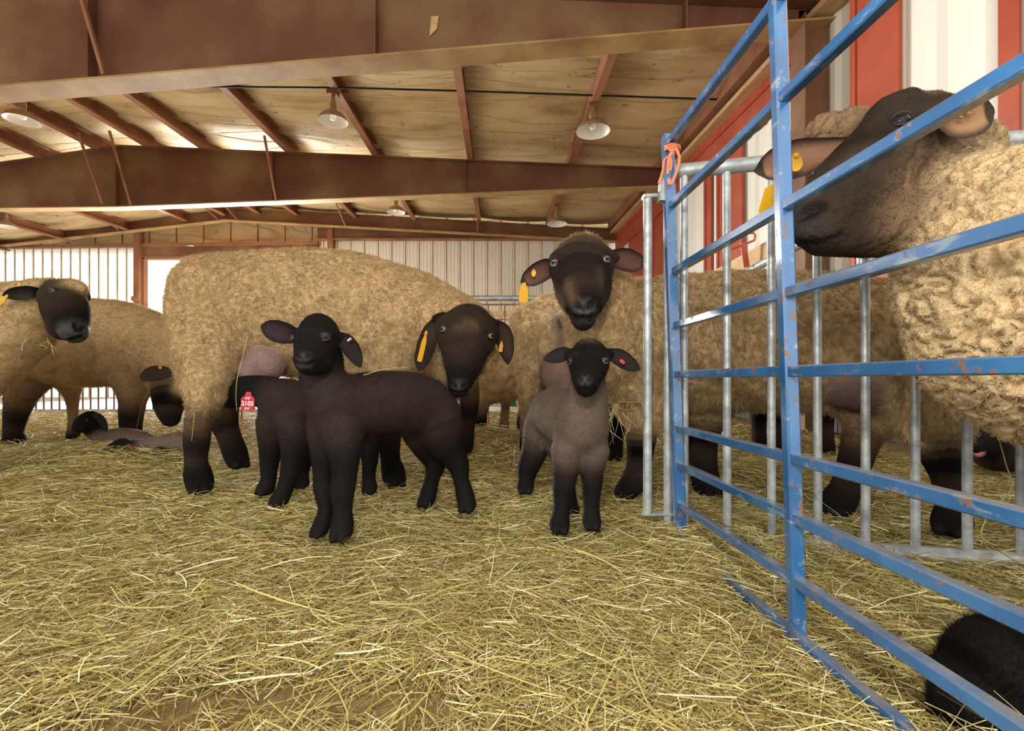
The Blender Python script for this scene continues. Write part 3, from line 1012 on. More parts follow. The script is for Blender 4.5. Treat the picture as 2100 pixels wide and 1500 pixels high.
def surface_nets(F, lo, v):
    nx, ny, nz = F.shape
    S = F < 0
    cnt = np.zeros((nx - 1, ny - 1, nz - 1), np.int8)
    offs = [(i, j, k) for i in (0, 1) for j in (0, 1) for k in (0, 1)]
    for i, j, k in offs:
        cnt += S[i:nx - 1 + i, j:ny - 1 + j, k:nz - 1 + k]
    act = np.argwhere((cnt > 0) & (cnt < 8))
    idx = np.full(cnt.shape, -1, np.int64)
    idx[tuple(act.T)] = np.arange(len(act))
    val = np.stack([F[act[:, 0] + i, act[:, 1] + j, act[:, 2] + k] for i, j, k in offs], 1)
    acc = np.zeros((len(act), 3)); num = np.zeros(len(act))
    for a in range(8):
        for b in range(a + 1, 8):
            oa, ob = np.array(offs[a]), np.array(offs[b])
            if np.abs(oa - ob).sum() != 1: continue
            fa, fb = val[:, a], val[:, b]
            m = (fa < 0) != (fb < 0)
            t = fa[m] / (fa[m] - fb[m])
            acc[m] += oa + (ob - oa) * t[:, None]
            num[m] += 1
    V = lo + v * (act + acc / num[:, None])
    quads = []
    for ax in range(3):
        b, c = (ax + 1) % 3, (ax + 2) % 3
        sl0 = [slice(None)] * 3; sl1 = [slice(None)] * 3
        sl0[ax] = slice(0, -1); sl1[ax] = slice(1, None)
        A_, B_ = S[tuple(sl0)], S[tuple(sl1)]
        e = np.argwhere(A_ != B_)
        e = e[(e[:, b] > 0) & (e[:, c] > 0) & (e[:, b] < F.shape[b] - 1) & (e[:, c] < F.shape[c] - 1)]
        inside = S[tuple(e.T)]
        q = []
        for db, dc in ((1, 1), (0, 1), (0, 0), (1, 0)):
            cc = e.copy(); cc[:, b] -= db; cc[:, c] -= dc
            q.append(idx[tuple(cc.T)])
        q = np.stack(q, 1)
        q[~inside] = q[~inside][:, ::-1]
        quads.append(q)
    Q = np.concatenate(quads)
    Q = Q[(Q >= 0).all(1)]
    return V, Q

def smooth(V, Q, f):
    acc = np.zeros_like(V); n = np.zeros(len(V))
    for a, b in ((0, 1), (1, 2), (2, 3), (3, 0)):
        np.add.at(acc, Q[:, a], V[Q[:, b]]); np.add.at(n, Q[:, a], 1)
        np.add.at(acc, Q[:, b], V[Q[:, a]]); np.add.at(n, Q[:, b], 1)
    return V + f * (acc / np.maximum(n, 1)[:, None] - V)

def vnormals(V, Q):
    nrm = np.cross(V[Q[:, 2]] - V[Q[:, 0]], V[Q[:, 3]] - V[Q[:, 1]])
    N = np.zeros_like(V)
    for k in range(4):
        np.add.at(N, Q[:, k], nrm)
    return N / np.maximum(np.linalg.norm(N, axis=1), 1e-9)[:, None], np.linalg.norm(nrm, axis=1) * .5

def vnoise(p, seed):
    """smooth value noise, vectorised"""
    p = np.asarray(p); i = np.floor(p).astype(np.int64); f = p - i
    f = f * f * (3 - 2 * f)
    def h(a):
        n = a[:, 0] * 374761393 + a[:, 1] * 668265263 + a[:, 2] * 2147483647 + seed * 1274126177
        n = (n ^ (n >> 13)) * 1274126177
        return ((n ^ (n >> 16)) & 0xffff) / 65535.0
    r = 0
    for dx in (0, 1):
        for dy in (0, 1):
            for dz in (0, 1):
                wgt = (f[:, 0] if dx else 1 - f[:, 0]) * (f[:, 1] if dy else 1 - f[:, 1]) * (f[:, 2] if dz else 1 - f[:, 2])
                r = r + wgt * h(i + np.array([dx, dy, dz]))
    return r

def hair_object(name, mat, root, pts, rad, col):
    """pts (n,k,3) strands relative to the root; rad (n,k); col (n,3)"""
    n, k = pts.shape[:2]
    hc = bpy.data.hair_curves.new(name)
    hc.add_curves([k] * n)
    hc.attributes['position'].data.foreach_set('vector', np.ascontiguousarray(pts, dtype=np.float32).ravel()) if 'position' in hc.attributes else hc.points.foreach_set('position', np.ascontiguousarray(pts, dtype=np.float32).ravel())
    ra = hc.attributes.get('radius') or hc.attributes.new('radius', 'FLOAT', 'POINT')
    ra.data.foreach_set('value', np.ascontiguousarray(rad, dtype=np.float32).ravel())
    ca = hc.attributes.new('Coat', 'FLOAT_COLOR', 'CURVE')
    c4 = np.ones((n, 4), np.float32); c4[:, :3] = col
    ca.data.foreach_set('color', c4.ravel())
    hc.materials.append(mat)
    o = bpy.data.objects.new(name, hc)
    COL.objects.link(o)
    o.parent = root
    return o

def coat_hair(root, name, V, Q, N, A, C, origin, per_m2, mat, rmul=1.0, curl=.5, lmul=1.0, seed=1, clump=.012, down=.55, rootr=.0007, k=4, flow=(0, .3, -1), short_x=2.0):
    rng = np.random.default_rng(seed)
    L4 = C[Q[:, 0], 3]
    fq = V[Q[:, 0]]
    view = np.array([0, 0, CAM_H]) - fq
    view /= np.linalg.norm(view, axis=1)[:, None]
    facing = (N[Q[:, 0]] * view).sum(1)
    # short hair is finer and closer; the far side of a body needs few fibres
    dens = A * per_m2 * np.where(L4 < .009, short_x, 1.0) * np.where(facing < -.35, .12, 1.0) * (L4 > .0025)
    n = int(dens.sum())
    fi = rng.choice(len(Q), n, p=dens / dens.sum())
    u, v = rng.random(n), rng.random(n)
    q = Q[fi]
    def lerp(X):
        a = X[q[:, 0]] * ((1 - u) * (1 - v))[:, None]; b = X[q[:, 1]] * (u * (1 - v))[:, None]
        c = X[q[:, 2]] * (u * v)[:, None]; d = X[q[:, 3]] * ((1 - u) * v)[:, None]
        return a + b + c + d
    p = lerp(V); nn = lerp(N); cc = lerp(C)
    keep = (cc[:, 3] > .002) & (p[:, 2] > -.03)
    p, nn, cc = p[keep], nn[keep], cc[keep]
    n = len(p)
    nn /= np.linalg.norm(nn, axis=1)[:, None] + 1e-9
    long_ = np.clip((cc[:, 3] - .006) / .004, 0, 1)
    ln = cc[:, 3] * lmul * (.55 + .9 * rng.random(n) ** 1.5)
    # locks: neighbouring fibres lean the same way
    cl = np.stack([vnoise(p / clump, seed + 11 + j) + .6 * vnoise(p / (clump * 3.1), seed + 17 + j) - .8 for j in range(3)], 1)
    g = np.array([0, 0, -1.0])
    fl = np.array(flow, float); fl /= np.linalg.norm(fl)
    t0 = g - nn * (nn @ g)[:, None]
    t1 = fl - nn * (nn @ fl)[:, None]
    lo = long_[:, None]
    dirn = nn * (.38 + .37 * lo) + t0 * down * lo + t1 * .8 * (1 - lo) + cl * (.5 + .5 * lo) + rng.normal(0, .28, (n, 3))
    dirn /= np.linalg.norm(dirn, axis=1)[:, None]
    side = np.cross(dirn, rng.normal(0, 1, (n, 3))); side /= np.linalg.norm(side, axis=1)[:, None] + 1e-9
    ts = np.linspace(0, 1, k)
    b1 = vnoise(p / (clump * .9), seed + 31); b2 = vnoise(p / (clump * 6), seed + 37)
    bright = .50 + .55 * b1 + .42 * b2 + rng.normal(0, .10, n)
    bright = bright * lo[:, 0] + (.68 + .5 * b1 + rng.normal(0, .12, n) + (rng.random(n) < .16) * .9) * (1 - lo[:, 0])
    col = np.clip(cc[:, :3] * bright[:, None], 0.002, .95)
    pts = np.zeros((n, k, 3)); rad = np.zeros((n, k))
    ph = rng.random(n) * 6.28
    rr = rootr * rmul * (.55 + .45 * lo[:, 0])
    for j, t in enumerate(ts):
        wob = np.sin(ph + t * 5.0) - np.sin(ph)
        pts[:, j] = p - nn * .0015 + dirn * (ln * t)[:, None] + g * (ln * .30 * t * t * down * lo[:, 0])[:, None] + side * (ln * curl * .25 * wob * t)[:, None]
        rad[:, j] = rr * (1.0 - .65 * t)
    return hair_object(name, mat, root, pts - origin, rad, col)

def finish(an, name, label, cat, group, mat, hair_mat, per_m2, origin, seed, hair_name='fleece', lump=0.0, lump_s=.02, crack=0.0, crack_s=(.034, .034, .016), **kw):
    V, Q = an.mesh()
    C = an.colors(V)
    N, A = vnormals(V, Q)
    f = np.clip((C[:, 3] - .007) / .006, 0, 1)
    if lump > 0:        # woolly staples
        sc = np.array([1, 1, .6]) / lump_s
        h = vnoise(V * sc, seed) + .5 * vnoise(V * sc * 2.1, seed + 5)
        V = V + N * ((h - .75) * lump * f)[:, None]
    if crack > 0:       # clefts between the locks
        sc = 1 / np.array(crack_s)
        wv = V + .012 * np.stack([vnoise(V / .03, seed + 50 + j) - .5 for j in range(3)], 1) * 2
        wv = wv + np.outer(wv[:, 0] * .0 + wv[:, 2] * .0, [0, 0, 0])
        r = np.stack([wv[:, 0] * .83 + wv[:, 2] * .55, wv[:, 1], -wv[:, 0] * .55 + wv[:, 2] * .83], 1)
        h = vnoise(r * sc, seed + 60); h2 = vnoise(r * sc * 2.0, seed + 61)
        cf = np.exp(-((h - .5) / .06) ** 2) + .6 * np.exp(-((h2 - .5) / .06) ** 2)
        V = V - N * (np.clip(cf, 0, 1) * crack * f)[:, None]
    N, A = vnormals(V, Q)
    o_ = np.array(origin)
    me = np_mesh(name, V - o_, Q)
    set_color(me, C[:, :3], alpha=np.clip((C[:, 3] - .0008) / .002, 0, 1))
    root = link(name, me, mat, None, origin)
    tag(root, label, cat, group)
    if per_m2:
        coat_hair(root, hair_name, V, Q, N, A, C, o_, per_m2, hair_mat, seed=seed, **kw)
    return root

def rel(root, p): return Vector(p) - root.location

def add_eye(root, an, px, py, d0, d1, r, look=None, iris=(.42, .30, .12), sink=.55, pupil=(.006, .008, .012)):
    h, d = an.hit(px, py, d0, d1)
    ray = (h - Vector((0, 0, CAM_H))).normalized()
    look = Vector(look).normalized() if look is not None else -ray
    c = h + ray * (r * sink)
    n1, n2 = 18, 12
    vs, cs = [], []
    side = look.cross(Vector((0, 0, 1))).normalized()
    up = side.cross(look)
    for i in range(n2 + 1):
        th = math.pi * i / n2
        for j in range(n1):
            a = 2 * math.pi * j / n1
            v = look * math.cos(th) + (side * math.cos(a) + up * math.sin(a)) * math.sin(th)
            vs.append(c + v * r - root.location)
            e = math.hypot(math.cos(a) * math.sin(th) / .62, math.sin(a) * math.sin(th) / .42)
            cs.append(pupil if e < 1 and math.cos(th) > 0 else (iris if th < .85 else (.03, .022, .02)))
    fs = [(i * n1 + j, (i + 1) * n1 + j, (i + 1) * n1 + (j + 1) % n1, i * n1 + (j + 1) % n1) for i in range(n2) for j in range(n1)]
    me = bpy.data.meshes.new('eye')
    me.from_pydata([tuple(v) for v in vs], [], fs)
    me.polygons.foreach_set('use_smooth', [True] * len(fs))
    set_color(me, np.array(cs))
    eye = link('eye', me, M['eye'], root)
    mb = MB()
    for half in (1, -1):
        ring = []
        for a in np.linspace(0, math.pi, 12):
            x, z = math.cos(a) * 1.02, math.sin(a) * (.74 if half > 0 else .70) * half
            y = math.sqrt(max(.05, 1.12 - x * x - z * z))
            ring.append(c + side * x * r + up * z * r + look * y * r * .95)
        mb.tube(ring, [r * (.07 + .13 * math.sin(math.pi * i / 11)) for i in range(12)], 7)
    ld = mb.build('eyelid', M['lid'])
    ld.data.transform(Matrix.Translation(-root.location)); ld.parent = eye
    return eye

def add_ear(root, path, width, normal, inner=(.13, .06, .045), outer=(.03, .02, .016), cup=.35, thick=.006, prof=None, fuzz=0, seed=3, mat_hair=None):
    """leaf shaped ear along path (px,py,d); width in metres; normal: the way the hollow faces"""
    pts = cr([list(P(*p)) for p in path], 8)
    n = len(pts); m = 11
    prof = prof or [(0, .42), (.12, .62), (.35, .96), (.55, 1.0), (.75, .84), (.9, .52), (1.0, .10)]
    tt = np.linspace(0, 1, n)
    wv = np.interp(tt, [p[0] for p in prof], [p[1] for p in prof]) * width / 2
    # round off the interpolation
    wv[1:-1] = (wv[:-2] + 2 * wv[1:-1] + wv[2:]) / 4
    nv = Vector(normal).normalized()
    top, bot, ct, cb = [], [], [], []
    for i in range(n):
        t = Vector(pts[min(i + 1, n - 1)] - pts[max(i - 1, 0)]).normalized()
        nn = (nv - t * nv.dot(t)).normalized()
        s_ = t.cross(nn)
        cu = cup * (1.15 - .75 * tt[i])
        for j in range(m):
            u = -1 + 2 * j / (m - 1)
            ang = u * (0.35 + cu * 1.6)
            R = wv[i] / max(math.sin(0.35 + cu * 1.6), .25)
            x = R * math.sin(ang); z = R * (1 - math.cos(ang))
            p = Vector(pts[i]) + s_ * x + nn * z
            th = thick * (1 - .75 * abs(u) ** 3) * (1 - .5 * tt[i])
            top.append(p + nn * th * .5); bot.append(p - nn * th * .5)
            e = min(1, max(0, (abs(u) - .45) / .4)) if tt[i] < .85 else 1
            e = max(e, 1 - min(1, tt[i] / .12) * 1.0) if False else e
            ct.append(tuple(a * (1 - e) + b * e for a, b in zip(inner, outer))); cb.append(outer)
    vs = top + bot; o = n * m
    fs = []
    for i in range(n - 1):
        for j in range(m - 1):
            a, b, c, d = i * m + j, i * m + j + 1, (i + 1) * m + j + 1, (i + 1) * m + j
            fs.append((a, d, c, b)); fs.append((o + a, o + b, o + c, o + d))
    ring = [i * m for i in range(n)] + [(n - 1) * m + j for j in range(1, m)] + [i * m + m - 1 for i in range(n - 2, -1, -1)] + [j for j in range(m - 2, 0, -1)]
    for a, b in zip(ring, ring[1:] + ring[:1]):
        fs.append((a, b, o + b, o + a))
    me = bpy.data.meshes.new('ear')
    me.from_pydata([tuple(v - root.location) for v in vs], [], fs)
    me.polygons.foreach_set('use_smooth', [True] * len(fs))
    set_color(me, np.array(ct + cb))
    ear = link('ear', me, M['ear'], root)
    if fuzz:
        V = np.array([tuple(v) for v in vs]); Q = np.array([f for f in fs if len(f) == 4])
        N, A = vnormals(V, Q)
        C = np.concatenate([np.array(ct + cb), np.full((len(V), 1), .006)], 1)
        rr = coat_hair(ear, 'ear_fur', V, Q, N, A, C, np.array(root.location), fuzz, mat_hair or M['fur'], seed=seed, down=.15, curl=.3, rootr=.0005, lmul=.8, k=3)
    return ear

def add_tag(ear, root, path, wd, mat, normal, thick=.002, button=True, name='ear_tag', shape='paddle'):
    """ear tag plate whose middle line runs through path (px,py,d): top, bottom"""
    a, b = P(*path[0]), P(*path[1])
    t = (b - a); L = t.length; t.normalize()
    nv = Vector(normal).normalized(); nn = (nv - t * nv.dot(t)).normalized(); s_ = t.cross(nn)
    if shape == 'paddle':
        out = [(-.16, 0), (-.2, .05), (-.2, .16), (-.5, .36), (-.5, .94), (-.42, 1), (.42, 1), (.5, .94), (.5, .36), (.2, .16), (.2, .05), (.16, 0)]
    elif shape == 'disc':
        out = [(.5 * math.sin(k / 20 * 2 * math.pi), .5 - .5 * math.cos(k / 20 * 2 * math.pi)) for k in range(20)]
    else:
        out = [(-.14, 0), (-.18, .04), (-.18, .2), (-.40, .38), (-.5, .55), (-.5, .92), (-.42, 1), (.42, 1), (.5, .92), (.5, .55), (.40, .38), (.18, .2), (.18, .04), (.14, 0)]
    mb = MB()
    n = len(out)
    pf = [a + s_ * x * wd + t * y * L + nn * thick / 2 for x, y in out]
    pb = [a + s_ * x * wd + t * y * L - nn * thick / 2 for x, y in out]
    mb.add(pf + pb, [tuple(range(n)), tuple(reversed(range(n, 2 * n)))] + [(i, n + i, n + (i + 1) % n, (i + 1) % n) for i in range(n)])
    if button:
        c = a + t * (L * .09)
        R = Matrix((s_, t, nn)).transposed()
        mb.lathe(c, [(0, thick * 2.2), (wd * .16, thick * 2.2), (wd * .2, thick * 1.2), (wd * .2, -thick * 1.2), (0, -thick * 1.6)], 14, axis=R)
    me_o = mb.build(name, mat)
    me_o.data.transform(Matrix.Translation(-root.location))
    me_o.parent = ear
    return me_o, (a, t, s_, nn, L)

def hoof_pair(an, px, py, d, r, toe=(0, -1, 0)):
    """two claws at the end of a leg"""
    c = P(px, py, d); rm = r * d / F_PX
    return c, rm
def text_mesh(body, size, mat):
    tc = bpy.data.curves.new('tag_text', 'FONT'); tc.body = body; tc.size = size; tc.align_x = 'CENTER'; tc.align_y = 'CENTER'; tc.extrude = .0002; tc.offset = .0003
    to = bpy.data.objects.new('tag_text', tc); COL.objects.link(to)
    bpy.context.view_layer.update()
    me = bpy.data.meshes.new_from_object(to.evaluated_get(bpy.context.evaluated_depsgraph_get()))
    bpy.data.objects.remove(to)
    me.name = 'tag_text'
    me.materials.clear()
    return link('tag_text', me, mat)

GE, GLB = 'cream ewes with dark faces', 'young lambs'

# ---- the large ewe in the middle, side on, head lowered and turned to the lens
an = Animal(.0065)
an.chain([(456, 628, 1.95, 103), (550, 634, 1.95, 127), (680, 640, 1.97, 134), (790, 660, 2.0, 128), (872, 676, 2.0, 104)], .05, ((0, 1, 0), .86), 'W')
an.chain([(442, 604, 1.95, 86), (430, 655, 1.93, 78)], .05, ((0, 1, 0), 1.2), 'W')
an.chain([(850, 655, 2.0, 100, 'W'), (915, 668, 1.84, 82, 'W'), (962, 678, 1.68, 66, 'W')], .05)
an.chain([(962, 672, 1.60, 50, 'B'), (957, 688, 1.53, 58, 'B'), (950, 730, 1.475, 42, 'B'), (943, 772, 1.43, 29, 'K'), (941, 794, 1.41, 25, 'K')], .03)
an.chain([(908, 666, 1.525, 18), (935, 652, 1.505, 17)], .02, key='B')
an.chain([(908, 688, 1.525, 16), (915, 702, 1.51, 16)], .02, key='B'); an.chain([(1004, 698, 1.525, 16), (996, 712, 1.51, 16)], .02, key='B')
an.chain([(1006, 680, 1.525, 18), (985, 662, 1.505, 17)], .02, key='B')                      # brows
an.chain([(1002, 682, 1.535, 19), (985, 664, 1.52, 18)], .02, key='B')
an.chain([(952, 740, 1.52, 44), (946, 780, 1.47, 27)], .02, key='B')
an.chain([(928, 738, 1.60, 48, 'W'), (988, 735, 1.62, 42, 'W')], .03)                        # woolly cheeks
an.chain([(895, 655, 1.59, 12), (908, 654, 1.58, 16)], .015, key='K'); an.chain([(1018, 668, 1.59, 12), (1004, 664, 1.58, 16)], .015, key='K')
an.leg([(430, 700, 1.86, 80, 'W'), (424, 770, 1.78, 60, 'W'), (418, 815, 1.74, 43, 'W'), (408, 852, 1.71, 32, 'T'), (404, 900, 1.70, 27, 'B'), (402, 945, 1.70, 23, 'B'), (406, 975, 1.695, 28, 'K'), (410, 990, 1.69, 27, 'K')], .04, (.5, -.8, 0))
an.leg([(470, 720, 2.02, 75, 'W'), (458, 810, 2.05, 42, 'T'), (458, 860, 2.06, 29, 'B'), (470, 895, 2.06, 24, 'B'), (482, 928, 2.05, 25, 'K'), (486, 942, 2.04, 23, 'K')], .04, (.8, -.5, 0))
an.leg([(800, 750, 1.92, 60, 'W'), (800, 840, 1.86, 32, 'B'), (798, 890, 1.84, 27, 'B'), (800, 940, 1.83, 22, 'K'), (806, 968, 1.825, 26, 'K'), (808, 980, 1.82, 25, 'K')], .04, (.5, -.8, 0))
an.chain([(925, 720, 2.12, 60, 'W'), (958, 790, 2.19, 30, 'T'), (962, 830, 2.21, 22, 'B'), (958, 870, 2.22, 18, 'B'), (955, 915, 2.22, 18, 'K')], .04)
an.chain([(590, 690, 1.98, 88), (760, 702, 1.99, 90)], .05, ((0, 1, 0), .9), 'W')
an.chain([(930, 745, 2.02, 62)], .05, key='W')
an.chain([(545, 745, 1.83, 40, 'U'), (525, 760, 1.83, 34, 'U')], .015)
an.chain([(372, 590, 1.95, 20, 'G'), (356, 635, 1.95, 13, 'G'), (350, 668, 1.95, 7, 'K')], .01)  # tail dock, its shade put into the grey and black coat
an.paint_on([(933, 788, 9), (941, 793, 10), (950, 788, 9)], 1.3, 1.7, 'N', .010)
an.cut_on([(922, 801, 3), (941, 808, 4.5), (960, 800, 3)], 1.3, 1.7)
an.cut_on([(927, 785, 4.5), (935, 793, 4)], 1.3, 1.7); an.cut_on([(956, 785, 4.5), (948, 793, 4)], 1.3, 1.7)
an.paint_on([(938, 672, 10), (975, 668, 12), (955, 660, 12)], 1.3, 1.7, 'T', .02, .35)
E = finish(an, 'ewe', 'large cream ewe standing side on in the middle, dark head lowered', 'sheep', GE, M['wool'], M['hair'], 80000, (-.75, 1.9, 0), 11, lump=.014, lump_s=.026, crack=.006, crack_s=(.02, .02, .035), curl=1.2, rootr=.00055, lmul=.85, down=.55, flow=(0, .6, .8))
add_eye(E, an, 912, 676, 1.3, 1.8, .0135, (-.65, -.7, .05), (.28, .18, .11), .55)
add_eye(E, an, 1003, 690, 1.3, 1.8, .0125, (.8, -.5, .05))
e1 = add_ear(E, [(908, 650, 1.61), (890, 682, 1.565), (872, 730, 1.555), (858, 762, 1.56)], .066, (-.35, -1, .0), inner=(.03, .018, .014), outer=(.016, .012, .010), fuzz=60000, cup=.5)
add_tag(e1, E, [(875, 679, 1.525), (860, 742, 1.525)], .024, M['yellow'], (-.6, -.7, .3))
e2 = add_ear(E, [(1002, 664, 1.61), (1026, 680, 1.575), (1036, 710, 1.56), (1042, 748, 1.56)], .060, (.2, -1, -.1), inner=(.035, .02, .015), outer=(.016, .012, .010), fuzz=60000, cup=.5)
add_tag(e2, E, [(1029, 700, 1.54), (1026, 722, 1.538)], .012, M['yellow'], (.2, -1, 0), button=False)
add_tag(e2, E, [(1036, 692, 1.59), (1046, 702, 1.59)], .016, M['yellow'], (.1, -1, .4), button=False, shape='disc')

# ---- the ewe behind the hurdle who stares over the lamb
an = Animal(.0065)
an.chain([(1300, 695, 1.70, 132, 'W'), (1420, 700, 1.66, 148, 'Wb'), (1560, 700, 1.60, 153, 'Wb'), (1700, 705, 1.55, 154, 'Wb'), (1810, 722, 1.50, 148, 'Wb'), (1888, 748, 1.47, 122, 'Wb')], .05, ((.35, 1, 0), .86))
an.chain([(1235, 590, 1.56, 72, 'W'), (1240, 660, 1.58, 92, 'W'), (1285, 710, 1.66, 112, 'W')], .05)
an.chain([(1200, 545, 1.47, 56, 'T'), (1215, 600, 1.47, 60, 'W')], .03)
an.chain([(1195, 524, 1.41, 52, 'T'), (1193, 553, 1.365, 63, 'B'), (1194, 600, 1.305, 44, 'B'), (1196, 630, 1.265, 34, 'K'), (1197, 643, 1.255, 29, 'N')], .025)
an.chain([(1140, 532, 1.355, 17), (1170, 520, 1.335, 15)], .02, key='B'); an.chain([(1245, 525, 1.355, 17), (1218, 516, 1.335, 15)], .02, key='B')
an.chain([(1142, 556, 1.355, 16), (1152, 572, 1.34, 16)], .02, key='B'); an.chain([(1242, 549, 1.355, 16), (1233, 566, 1.34, 16)], .02, key='B')
an.chain([(1160, 600, 1.36, 26), (1168, 634, 1.31, 15)], .03, key='T')
an.chain([(1228, 598, 1.36, 26), (1223, 632, 1.31, 15)], .03, key='B')
an.chain([(1160, 512, 1.42, 24, 'T'), (1195, 503, 1.415, 28, 'W'), (1225, 506, 1.42, 24, 'T')], .02)
an.chain([(1196, 652, 1.285, 29, 'K'), (1196, 660, 1.275, 21, 'K')], .012)
an.chain([(1128, 548, 1.40, 13), (1146, 545, 1.40, 18)], .015, key='T'); an.chain([(1262, 530, 1.41, 13), (1244, 530, 1.41, 18)], .015, key='B')
an.leg([(1318, 800, 1.66, 78, 'W'), (1318, 860, 1.62, 48, 'W'), (1314, 910, 1.60, 31, 'B'), (1310, 955, 1.585, 27, 'B'), (1302, 985, 1.575, 29, 'B'), (1286, 1004, 1.565, 25, 'K')], .04, (-.8, -.5, 0))
an.leg([(1440, 820, 1.75, 75, 'Wb'), (1440, 880, 1.72, 38, 'B'), (1440, 930, 1.70, 31, 'B'), (1445, 970, 1.68, 29, 'K'), (1450, 995, 1.67, 32, 'K')], .04, (.2, -1, 0))
an.leg([(1885, 800, 1.40, 112, 'Wb'), (1918, 870, 1.33, 72, 'Wb'), (1934, 930, 1.29, 44, 'B'), (1945, 985, 1.27, 31, 'B'), (1952, 1040, 1.26, 31, 'B'), (1952, 1068, 1.25, 36, 'K')], .04, (-.8, -.6, 0))
an.leg([(1800, 820, 1.52, 80, 'Wb'), (1772, 880, 1.48, 48, 'T'), (1752, 950, 1.45, 33, 'B'), (1735, 1000, 1.43, 31, 'B'), (1720, 1028, 1.425, 35, 'K')], .04, (-.9, -.4, 0))
an.chain([(1735, 790, 1.44, 50, 'Ud'), (1795, 800, 1.42, 52, 'Ud'), (1828, 832, 1.41, 24, 'Ud')], .015)
an.chain([(1872, 735, 1.335, 22, 'Wb'), (1866, 810, 1.30, 23, 'W'), (1858, 870, 1.29, 20, 'W'), (1862, 900, 1.29, 16, 'W'), (1886, 914, 1.29, 12, 'W')], .012)
an.paint_on([(1182, 622, 12), (1197, 632, 14), (1212, 622, 12)], 1.1, 1.5, 'N', .010)
an.paint_on([(1185, 645, 9), (1210, 645, 9)], 1.1, 1.5, 'N', .012, .7)
an.cut_on([(1162, 639, 5), (1180, 652, 6.5), (1197, 655, 6.5), (1214, 652, 6.5), (1234, 638, 5)], 1.1, 1.5)
an.cut_on([(1174, 615, 5), (1183, 624, 6), (1191, 630, 4)], 1.1, 1.5, soft=.004); an.cut_on([(1220, 615, 5), (1211, 624, 6), (1203, 630, 4)], 1.1, 1.5, soft=.004)
an.cut_on([(1197, 632, 2.5), (1197, 652, 2.5)], 1.1, 1.5)
an.paint_on([(1165, 588, 10), (1172, 612, 8)], 1.1, 1.5, 'T', .025, .6)
an.paint_on([(1235, 585, 8), (1232, 560, 8)], 1.1, 1.5, 'T', .025, .4)
E = finish(an, 'ewe', 'dark faced ewe staring over the standing lamb, body behind the hurdle', 'sheep', GE, M['wool'], M['hair'], 58000, (1.0, 1.6, 0), 12, lump=.014, lump_s=.024, crack=.009, crack_s=(.022, .022, .03), curl=1.0, rootr=.00062, lmul=1.0, down=.8, flow=(0, .5, .8))
add_eye(E, an, 1139, 542, 1.15, 1.6, .0145, (-.40, -.9, .05), (.30, .30, .29), .55)
add_eye(E, an, 1241, 534, 1.15, 1.6, .0135, (.42, -.9, .05), (.25, .24, .22), .55)
e1 = add_ear(E, [(1148, 545, 1.42), (1118, 552, 1.39), (1090, 568, 1.375), (1068, 580, 1.37)], .060, (.05, -1, -.25), inner=(.11, .05, .04), cup=.5, fuzz=40000)
add_tag(e1, E, [(1095, 553, 1.35), (1094, 568, 1.347)], .012, M['yellow'], (0, -1, 0), button=True, shape='disc')
add_tag(e1, E, [(1075, 580, 1.365), (1073, 620, 1.365)], .026, M['yellow'], (.25, -1, 0), button=False)
e2 = add_ear(E, [(1242, 528, 1.43), (1275, 532, 1.40), (1300, 538, 1.39), (1326, 540, 1.385)], .064, (-.05, -1, -.2), inner=(.10, .045, .038), cup=.5, fuzz=40000)

# ---- the ewe seen from behind between them
an = Animal(.0085)
an.chain([(1150, 690, 2.42, 96, 'Wp'), (1175, 690, 2.65, 92, 'Wp'), (1195, 700, 2.88, 84, 'W')], .05, ((1, 0, 0), .96))
an.chain([(1085, 660, 2.40, 45, 'Wp'), (1090, 740, 2.36, 44, 'Wp'), (1084, 800, 2.33, 30, 'W'), (1080, 850, 2.32, 20, 'T'), (1082, 900, 2.32, 18, 'B'), (1084, 945, 2.31, 20, 'K')], .05)
an.chain([(1225, 740, 2.38, 50, 'W'), (1262, 800, 2.34, 34, 'T'), (1268, 850, 2.32, 24, 'K'), (1262, 895, 2.31, 19, 'K'), (1258, 940, 2.30, 20, 'K')], .05)
an.chain([(1150, 768, 2.27, 44, 'U'), (1160, 790, 2.27, 40, 'U')], .015)
an.chain([(1148, 620, 2.33, 18, 'Ws'), (1155, 660, 2.20, 16, 'Ws')], .02)
an.paint([(1110, 640, 2.2, 26), (1125, 700, 2.15, 28)], 'Ws', .05)
an.paint([(1148, 660, 2.19, 15), (1150, 705, 2.19, 14)], 'Ud', .03)
an.chain([(1110, 770, 2.8, 30, 'W'), (1108, 850, 2.8, 16, 'B'), (1108, 910, 2.8, 14, 'K')], .03)
an.chain([(1230, 770, 2.8, 30, 'W'), (1230, 850, 2.8, 16, 'B'), (1230, 910, 2.8, 14, 'K')], .03)
E = finish(an, 'ewe', 'pale shaggy ewe seen from behind with a pink udder, left of the standing lamb', 'sheep', GE, M['wool'], M['hair'], 36000, (.28, 2.6, 0), 13, lump=.022, lump_s=.035, crack=.012, crack_s=(.03, .03, .045), curl=1.0, rootr=.0009, lmul=1.4, clump=.022)

